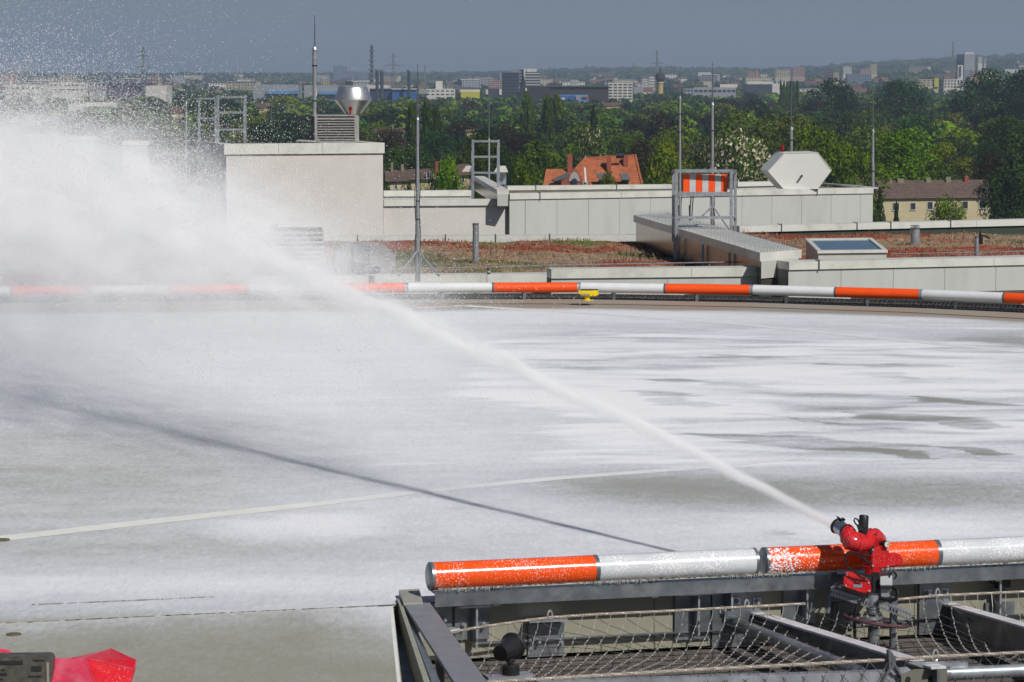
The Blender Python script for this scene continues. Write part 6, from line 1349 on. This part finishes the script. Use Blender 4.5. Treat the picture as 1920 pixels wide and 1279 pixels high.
# perforated trays
def tray(label, p0, p1, hgt, w, n):
    tt = thing('cable_tray', label, 'cable tray', (p0 + p1) / 2); d = p1 - p0; Ln = d.length; e = d.normalized(); s = Vector((e.y, -e.x, 0)).normalized()
    m = MB(); st = Ln / n
    for i in range(n + 1): m.box(p0 + e * (i * st - st * .22), e * st * .44, s * .004, -Z * hgt)
    m.box(p0 - e * .01, e * (Ln + .02), s * .004, -Z * hgt * .28); m.box(p0 - e * .01 - Z * hgt * .74, e * (Ln + .02), s * .004, -Z * hgt * .28); part('side_wall', m, M_galv, tt)
    m = MB(); m.box(p0 - e * .01 - Z * .0005, e * (Ln + .02), -s * w, Z * .004); part('top_web', m, M_galv, tt)
tray('perforated galvanised tray left of the monitor column', g(1561, 1104, .06), g(1627, 1125, -.02), .042, .05, 12)
tray('perforated galvanised tray right of the monitor column', g(1650, 1126, -.06), g(1706, 1150, -.14), .045, .05, 10)
t = thing('monitor_bracket', 'galvanised legs and plate holding the monitor in the net bay', 'bracket', g(1676, 1200))
m = MB(); m.box(g(1671, 1215, -.08), EE * .036, NN * .03, Z * .30); part('leg', m, M_galvd, t)
m = MB(); m.box(g(1640, 1214, .0), EE * .03, NN * .03, Z * .18); part('leg', m, M_galvd, t)
m = MB(); m.box(g(1598, 1172, -.02), EE * .34, NN * .10, -Z * .012); part('base_plate', m, M_galvd, t)
m = MB(); m.tube([g(1552, 1150, .1), g(1560, 1103, .12), g(1570, 1096, .12), g(1590, 1096, .12)], .012, 6); part('stay', m, M_galvd, t)

# ================================================================ red object with black clip, lower left
Yr = 14.2
def rp(u, v, dy=0): return P(u, v, Yr + dy)
t = thing('red_housing', 'faceted wet red plastic cover at the lower left corner', 'cover', rp(150, 1330))
M_redp = speckled('red_sheet', (.62, .012, .022), .3, speck=(.75, .45, .5), scale=95, amt=.7, size=.14)
M_redm = mat('red_milky', (.58, .045, .09), rough=.4, var=.12, scale=14, dirt=(.60, .22, .28), dirtamt=.6, dirtscale=9)
A_, B1, C1, D1, E1, F1 = rp(98, 1234), rp(160, 1234, .0), rp(207, 1216.5, .22), rp(255, 1238, .05), rp(254, 1256, -.05), rp(240, 1300, -.1)
G1, H1, I1 = rp(185, 1300, -.25), rp(90, 1300, -.2), rp(135, 1233, .05)
m = MB(); m.add([I1, C1, D1, rp(250, 1255, -.04), B1], [(0, 1, 2, 3, 4)]); part('top_facet', m, M_redp, t)
m = MB(); m.add([B1, rp(250, 1255, -.04), F1, G1], [(0, 1, 2, 3)]); part('front_facet', m, M_redp, t)
m = MB(); m.add([A_, B1, G1, H1], [(0, 1, 2, 3)]); part('side_facet', m, M_redm, t)
m = MB(); m.add([D1, E1, F1, rp(250, 1255, -.04)], [(0, 1, 2, 3)]); part('end_facet', m, M_redm, t)
m = MB(); m.add([rp(-30, 1222, .1), rp(0, 1216, .1), rp(14, 1218, .1), rp(40, 1234, .05), rp(60, 1300, 0), rp(-30, 1300, 0)], [(0, 1, 2, 3, 4, 5)]); part('left_facet', m, M_redm, t)
m = MB(); m.add([I1 , C1 , D1, F1, H1 + Vector((0, .6, 0)), rp(230, 1300, .7)], [(0, 5, 1), (1, 5, 2), (2, 5, 3), (0, 4, 5)]); part('back_facet', m, M_redp, t)
for p, q_ in ((B1, rp(250, 1255, -.04)), (B1, G1), (D1, C1)): m = MB(); m.tube([p, q_], .004, 5); part('seam', m, M_redm, t)
t = thing('black_clip', 'worn black slotted plastic block strapped to the red cover', 'clip', rp(50, 1290, -.2))
M_clip = mat('worn_black', (.075, .07, .06), rough=.55, var=.3, scale=30, dirt=(.16, .13, .10), dirtamt=.5, dirtscale=15)
def cq(u, v): return rp(u, v, -.18)
def cb(u0, v0, u1, v1, dd=.12, mt=M_clip, nm='block', off=0): 
    q0, q1 = cq(u0, v1) + Vector((0, off, 0)), cq(u1, v0) + Vector((0, off, 0)); m = MB(); m.box(q0, (q1.x - q0.x, 0, 0), (0, dd, 0), (0, 0, q1.z - q0.z)); part(nm, m, mt, t)
m = MB(); m.hull([p + Vector((0, k * .12, 0)) for p in (cq(-40, 1233), cq(56, 1231), cq(92, 1231.5), cq(97, 1236), cq(94, 1300), cq(-40, 1300)) for k in (0, 1)], bevel=.006); part('block', m, M_clip, t)
for u0, v0, u1, v1 in ((-10, 1239, 43, 1246), (59, 1249, 78, 1258), (62, 1237, 84, 1239), (-10, 1262, 13, 1266), (54, 1267, 78, 1269), (-10, 1272, 6, 1275), (2, 1255, 10, 1257)): cb(u0, v0, u1, v1, .01, M_dark, 'slot', -.004)
cb(88, 1242, 92, 1290, .02, mat('clip_edge', (.28, .24, .2), rough=.6), 'edge_strip', -.006)

# ================================================================ jet and spray
JO = NZ1 + na * .01; JD = Vector((-.58, 1, 0)).normalized(); JB, JC = .182, -.0041 
JS = Vector((-JD.y, JD.x, 0))
def jz(x): return JB * x + JC * x * x
def jp(x, l=0, dz=0): return JO + JD * x + JS * l + Z * (jz(x) + dz)
def vol_mat(name, kind, color, g, dens):
    m = bpy.data.materials.new(name); m.use_nodes = True; nt = m.node_tree
    for n in list(nt.nodes): nt.nodes.remove(n)
    out = nt.nodes.new('ShaderNodeOutputMaterial'); sc = nt.nodes.new('ShaderNodeVolumeScatter'); sc.inputs['Color'].default_value = tuple(color) + (1,); sc.inputs['Anisotropy'].default_value = g
    nt.links.new(sc.outputs[0], out.inputs['Volume'])
    tc = nt.nodes.new('ShaderNodeTexCoord'); sx = nt.nodes.new('ShaderNodeSeparateXYZ'); nt.links.new(tc.outputs['Object'], sx.inputs[0]); Xs, Ys, Zs = sx.outputs
    def mth(op, a, b=0, c=None, clamp=False):
        n = nt.nodes.new('ShaderNodeMath'); n.operation = op; n.use_clamp = clamp
        for k, x in enumerate((a, b) if c is None else (a, b, c)):
            if isinstance(x, (int, float)): n.inputs[k].default_value = x
            else: nt.links.new(x, n.inputs[k])
        return n.outputs[0]
    dz = mth('SUBTRACT', Zs, mth('MULTIPLY', Xs, mth('MULTIPLY_ADD', Xs, JC, JB)))
    cb_ = nt.nodes.new('ShaderNodeCombineXYZ'); nt.links.new(mth('MULTIPLY', Xs, 1.0 if kind == 'core' else .6), cb_.inputs[0]); nt.links.new(mth('MULTIPLY', Ys, 6.0 if kind == 'core' else 2.0), cb_.inputs[1]); nt.links.new(mth('MULTIPLY', dz, 11.0 if kind == 'core' else 2.6), cb_.inputs[2])
    nz = nt.nodes.new('ShaderNodeTexNoise'); nz.inputs['Scale'].default_value = 1.6 if kind == 'core' else 2.0; nz.inputs['Detail'].default_value = 6; nz.inputs['Roughness'].default_value = .6; nt.links.new(cb_.outputs[0], nz.inputs['Vector'])
    nv = mth('MULTIPLY_ADD', mth('SUBTRACT', nz.outputs[0], .5), 9.0 if kind == 'core' else 10.0, 1.0); nv = mth('MAXIMUM', nv, .1)
    if kind == 'core':
        sg = mth('MULTIPLY_ADD', Xs, mth('MULTIPLY_ADD', Xs, .00035, .0033), .0125); wv = nt.nodes.new('ShaderNodeTexNoise'); wv.noise_dimensions = '1D'; wv.inputs['Scale'].default_value = 1.5; wv.inputs['Detail'].default_value = 3; nt.links.new(Xs, wv.inputs['W']); dz = mth('ADD', dz, mth('MULTIPLY', mth('SUBTRACT', wv.outputs[0], .5), mth('MULTIPLY', sg, 4.0)))
        r2 = mth('ADD', mth('MULTIPLY', Ys, Ys), mth('MULTIPLY', dz, dz))
        ga = mth('EXPONENT', mth('MULTIPLY', mth('DIVIDE', r2, mth('MULTIPLY', sg, sg)), -.5))
        # near the nozzle the stream is whole, farther out it is torn
        tear = mth('MULTIPLY', Xs, .45, clamp=True); nv = mth('ADD', mth('MULTIPLY', nv, tear), mth('SUBTRACT', 1, tear))
        d = mth('MULTIPLY', mth('DIVIDE', dens, sg), mth('MULTIPLY', ga, nv)); d = mth('MULTIPLY', d, mth('DIVIDE', 1, mth('MULTIPLY_ADD', Xs, .16, 1)))
    else:
        w = mth('MULTIPLY_ADD', Xs, .075, .05); ly = mth('EXPONENT', mth('MULTIPLY', mth('DIVIDE', mth('MULTIPLY', Ys, Ys), mth('MULTIPLY', w, w)), -.5))
        hu = mth('MULTIPLY_ADD', Xs, .0195, .02); hd = mth('MULTIPLY_ADD', Xs, .098, .12)
        up_ = mth('MULTIPLY', mth('MAXIMUM', dz, 0), mth('DIVIDE', 1, hu)); dn = mth('MULTIPLY', mth('MAXIMUM', mth('MULTIPLY', dz, -1), 0), mth('DIVIDE', 1, hd))
        fz = mth('EXPONENT', mth('MULTIPLY', mth('ADD', mth('MULTIPLY', up_, up_), dn), -1)); fz = mth('MULTIPLY', fz, mth('SUBTRACT', 1.3, mth('MULTIPLY', mth('MULTIPLY', dn, 1.6, clamp=True), .5)))
        mr = nt.nodes.new('ShaderNodeMapRange'); mr.interpolation_type = 'SMOOTHSTEP'; mr.inputs[1].default_value = .8; mr.inputs[2].default_value = 10.5; nt.links.new(Xs, mr.inputs[0])
        d = mth('MULTIPLY', mth('MULTIPLY', mth('MULTIPLY', dens, mr.outputs[0]), mth('MULTIPLY', ly, fz)), nv)
    nt.links.new(d, sc.inputs['Density']); return m
def jet_obj(name, mb, mt, label):
    o = bpy.data.objects.new(name, mb.mesh(name, mt)); COL.objects.link(o); o.location = JO; o.rotation_euler = (0, 0, math.atan2(JD.y, JD.x)); return setp(o, label, 'water jet', kind='stuff')
m = MB(); n_ = 40; xs_ = [16 * (i / n_) ** 1.3 for i in range(n_ + 1)]
m.tube([(x, 0, jz(x)) for x in xs_], [3.6 * (.0125 + .0033 * x + .00035 * x * x) for x in xs_], 14)
o = jet_obj('water_jet', m, vol_mat('jet_core', 'core', (.994, .995, .998), -.35, .80), 'dense white jet of foam water arcing from the red monitor to the upper left')
o.active_material.cycles.volume_step_rate = .12
m = MB(); V_ = []; xs_ = list(np.linspace(.8, 17.5, 26)); prof = 10
for x in xs_:
    w = 2.3 * (.05 + .075 * x); hu = 2.3 * (.02 + .036 * x); zt = jz(x) + hu; zb = max(-JO.z + .02, jz(x) - 4.5 * (.12 + .098 * x))
    V_ += [(x, -w * .55, zt), (x, w * .55, zt), (x, w, zt - hu * .7), (x, w, (zt + zb) / 2), (x, w, zb), (x, -w, zb), (x, -w, (zt + zb) / 2), (x, -w, zt - hu * .7)]
k = 8; fs = [(i * k + j, i * k + (j + 1) % k, (i + 1) * k + (j + 1) % k, (i + 1) * k + j) for i in range(len(xs_) - 1) for j in range(k)] + [tuple(range(k))[::-1], tuple(range((len(xs_) - 1) * k, len(xs_) * k))]
m.add(V_, fs)
o = jet_obj('spray_mist', m, vol_mat('mist', 'mist', (.984, .987, .993), -.3, .68), 'drifting curtain of white mist falling from the jet onto the deck')
o.active_material.cycles.volume_step_rate = .35
# droplets
rg = np.random.default_rng(77)
def drops(N, x, l, dz, size, name, label, mt):
    p = np.array(JO)[None] + np.outer(x, np.array(JD)) + np.outer(l, np.array(JS)); p[:, 2] += JB * x + JC * x * x + dz
    ok = p[:, 2] > .01; p = p[ok]; s = size[ok]; n = len(p)
    T = np.array([(1, 1, 1), (1, -1, -1), (-1, 1, -1), (-1, -1, 1)]) * .6; q_ = rg.normal(size=(n, 4)); q_ /= np.linalg.norm(q_, axis=1)[:, None]; a, b, c, d = q_.T
    Rm = np.stack([np.stack([1 - 2 * (c * c + d * d), 2 * (b * c - a * d), 2 * (b * d + a * c)], -1), np.stack([2 * (b * c + a * d), 1 - 2 * (b * b + d * d), 2 * (c * d - a * b)], -1), np.stack([2 * (b * d - a * c), 2 * (c * d + a * b), 1 - 2 * (b * b + c * c)], -1)], 1)
    V = p[:, None] + np.einsum('nij,kj->nki', Rm, T) * s[:, None, None]
    Fq = (np.array([(0, 1, 2), (0, 2, 3), (0, 3, 1), (1, 3, 2)])[None] + (np.arange(n) * 4)[:, None, None]).reshape(-1, 3)
    o = bpy.data.objects.new(name, npmesh(name, V.reshape(-1, 3), Fq, mt)); COL.objects.link(o); setp(o, label, 'spray', kind='stuff'); return n
M_drop = bpy.data.materials.new('foam_drop'); M_drop.use_nodes = True; nt = M_drop.node_tree; bs = nt.nodes['Principled BSDF']; bs.inputs['Base Color'].default_value = (.93, .94, .96, 1); bs.inputs['Roughness'].default_value = .5
bs.inputs['Specular IOR Level'].default_value = .6
N = 120000; x = 17 * rg.beta(2.6, 1.35, N); sg = .01 + .020 * x; l = rg.normal(0, 1, N) * sg; dz = rg.normal(0, 1, N) * sg * .8
drops(N, x, l, dz, rg.uniform(.0018, .0045, N) * (.6 + .055 * x), 'spray_droplets', 'fine white droplets torn off along the jet', M_drop)
N = 150000; x = 3 + 14.5 * rg.beta(2.3, 1.3, N); l = rg.normal(0, 1, N) * (.08 + .10 * x); dz = -rg.exponential(1, N) * (.1 + .075 * x) + rg.normal(0, 1, N) * .02 * x
drops(N, x, l, dz, rg.uniform(.002, .0055, N), 'falling_droplets', 'white droplets raining down below the jet', M_drop)
N = 170000; x = 9 + 8.5 * rg.beta(2.2, 1.2, N); l = rg.normal(0, 1, N) * (.09 * x - .2); dz = rg.normal(.08, 1, N) * .05 * (x - 5)
drops(N, x, l, dz, rg.uniform(.001, 1, N) ** 2 * .0065 + .0012, 'spray_cloud', 'grainy cloud of droplets around the far end of the jet', M_drop)
N = 65000; x = 7.5 + 11 * rg.beta(2.4, 1.3, N); l = rg.normal(0, 1, N) * (.12 * x - .3); dz = rg.exponential(1, N) * np.maximum(.05, .075 * (x - 6.5))
drops(N, x, l, dz, rg.uniform(.001, 1, N) ** 2 * .0042 + .0016, 'rising_droplets', 'droplets blown up into the air above the jet at the left', M_drop)

# ================================================================ air
m = MB(); m.box((-6500, -40, -60), (13000, 0, 0), (0, 15500, 0), (0, 0, 260))
hz = bpy.data.materials.new('air'); hz.use_nodes = True; nt = hz.node_tree
for n in list(nt.nodes): nt.nodes.remove(n)
out = nt.nodes.new('ShaderNodeOutputMaterial'); pv = nt.nodes.new('ShaderNodeVolumePrincipled'); nt.links.new(pv.outputs[0], out.inputs['Volume'])
pv.inputs['Color'].default_value = (.52, .64, .86, 1); pv.inputs['Density'].default_value = 9.5e-5; pv.inputs['Anisotropy'].default_value = 0.0
single('haze', m, hz, 'thin blue grey summer haze over the town', kind='stuff')
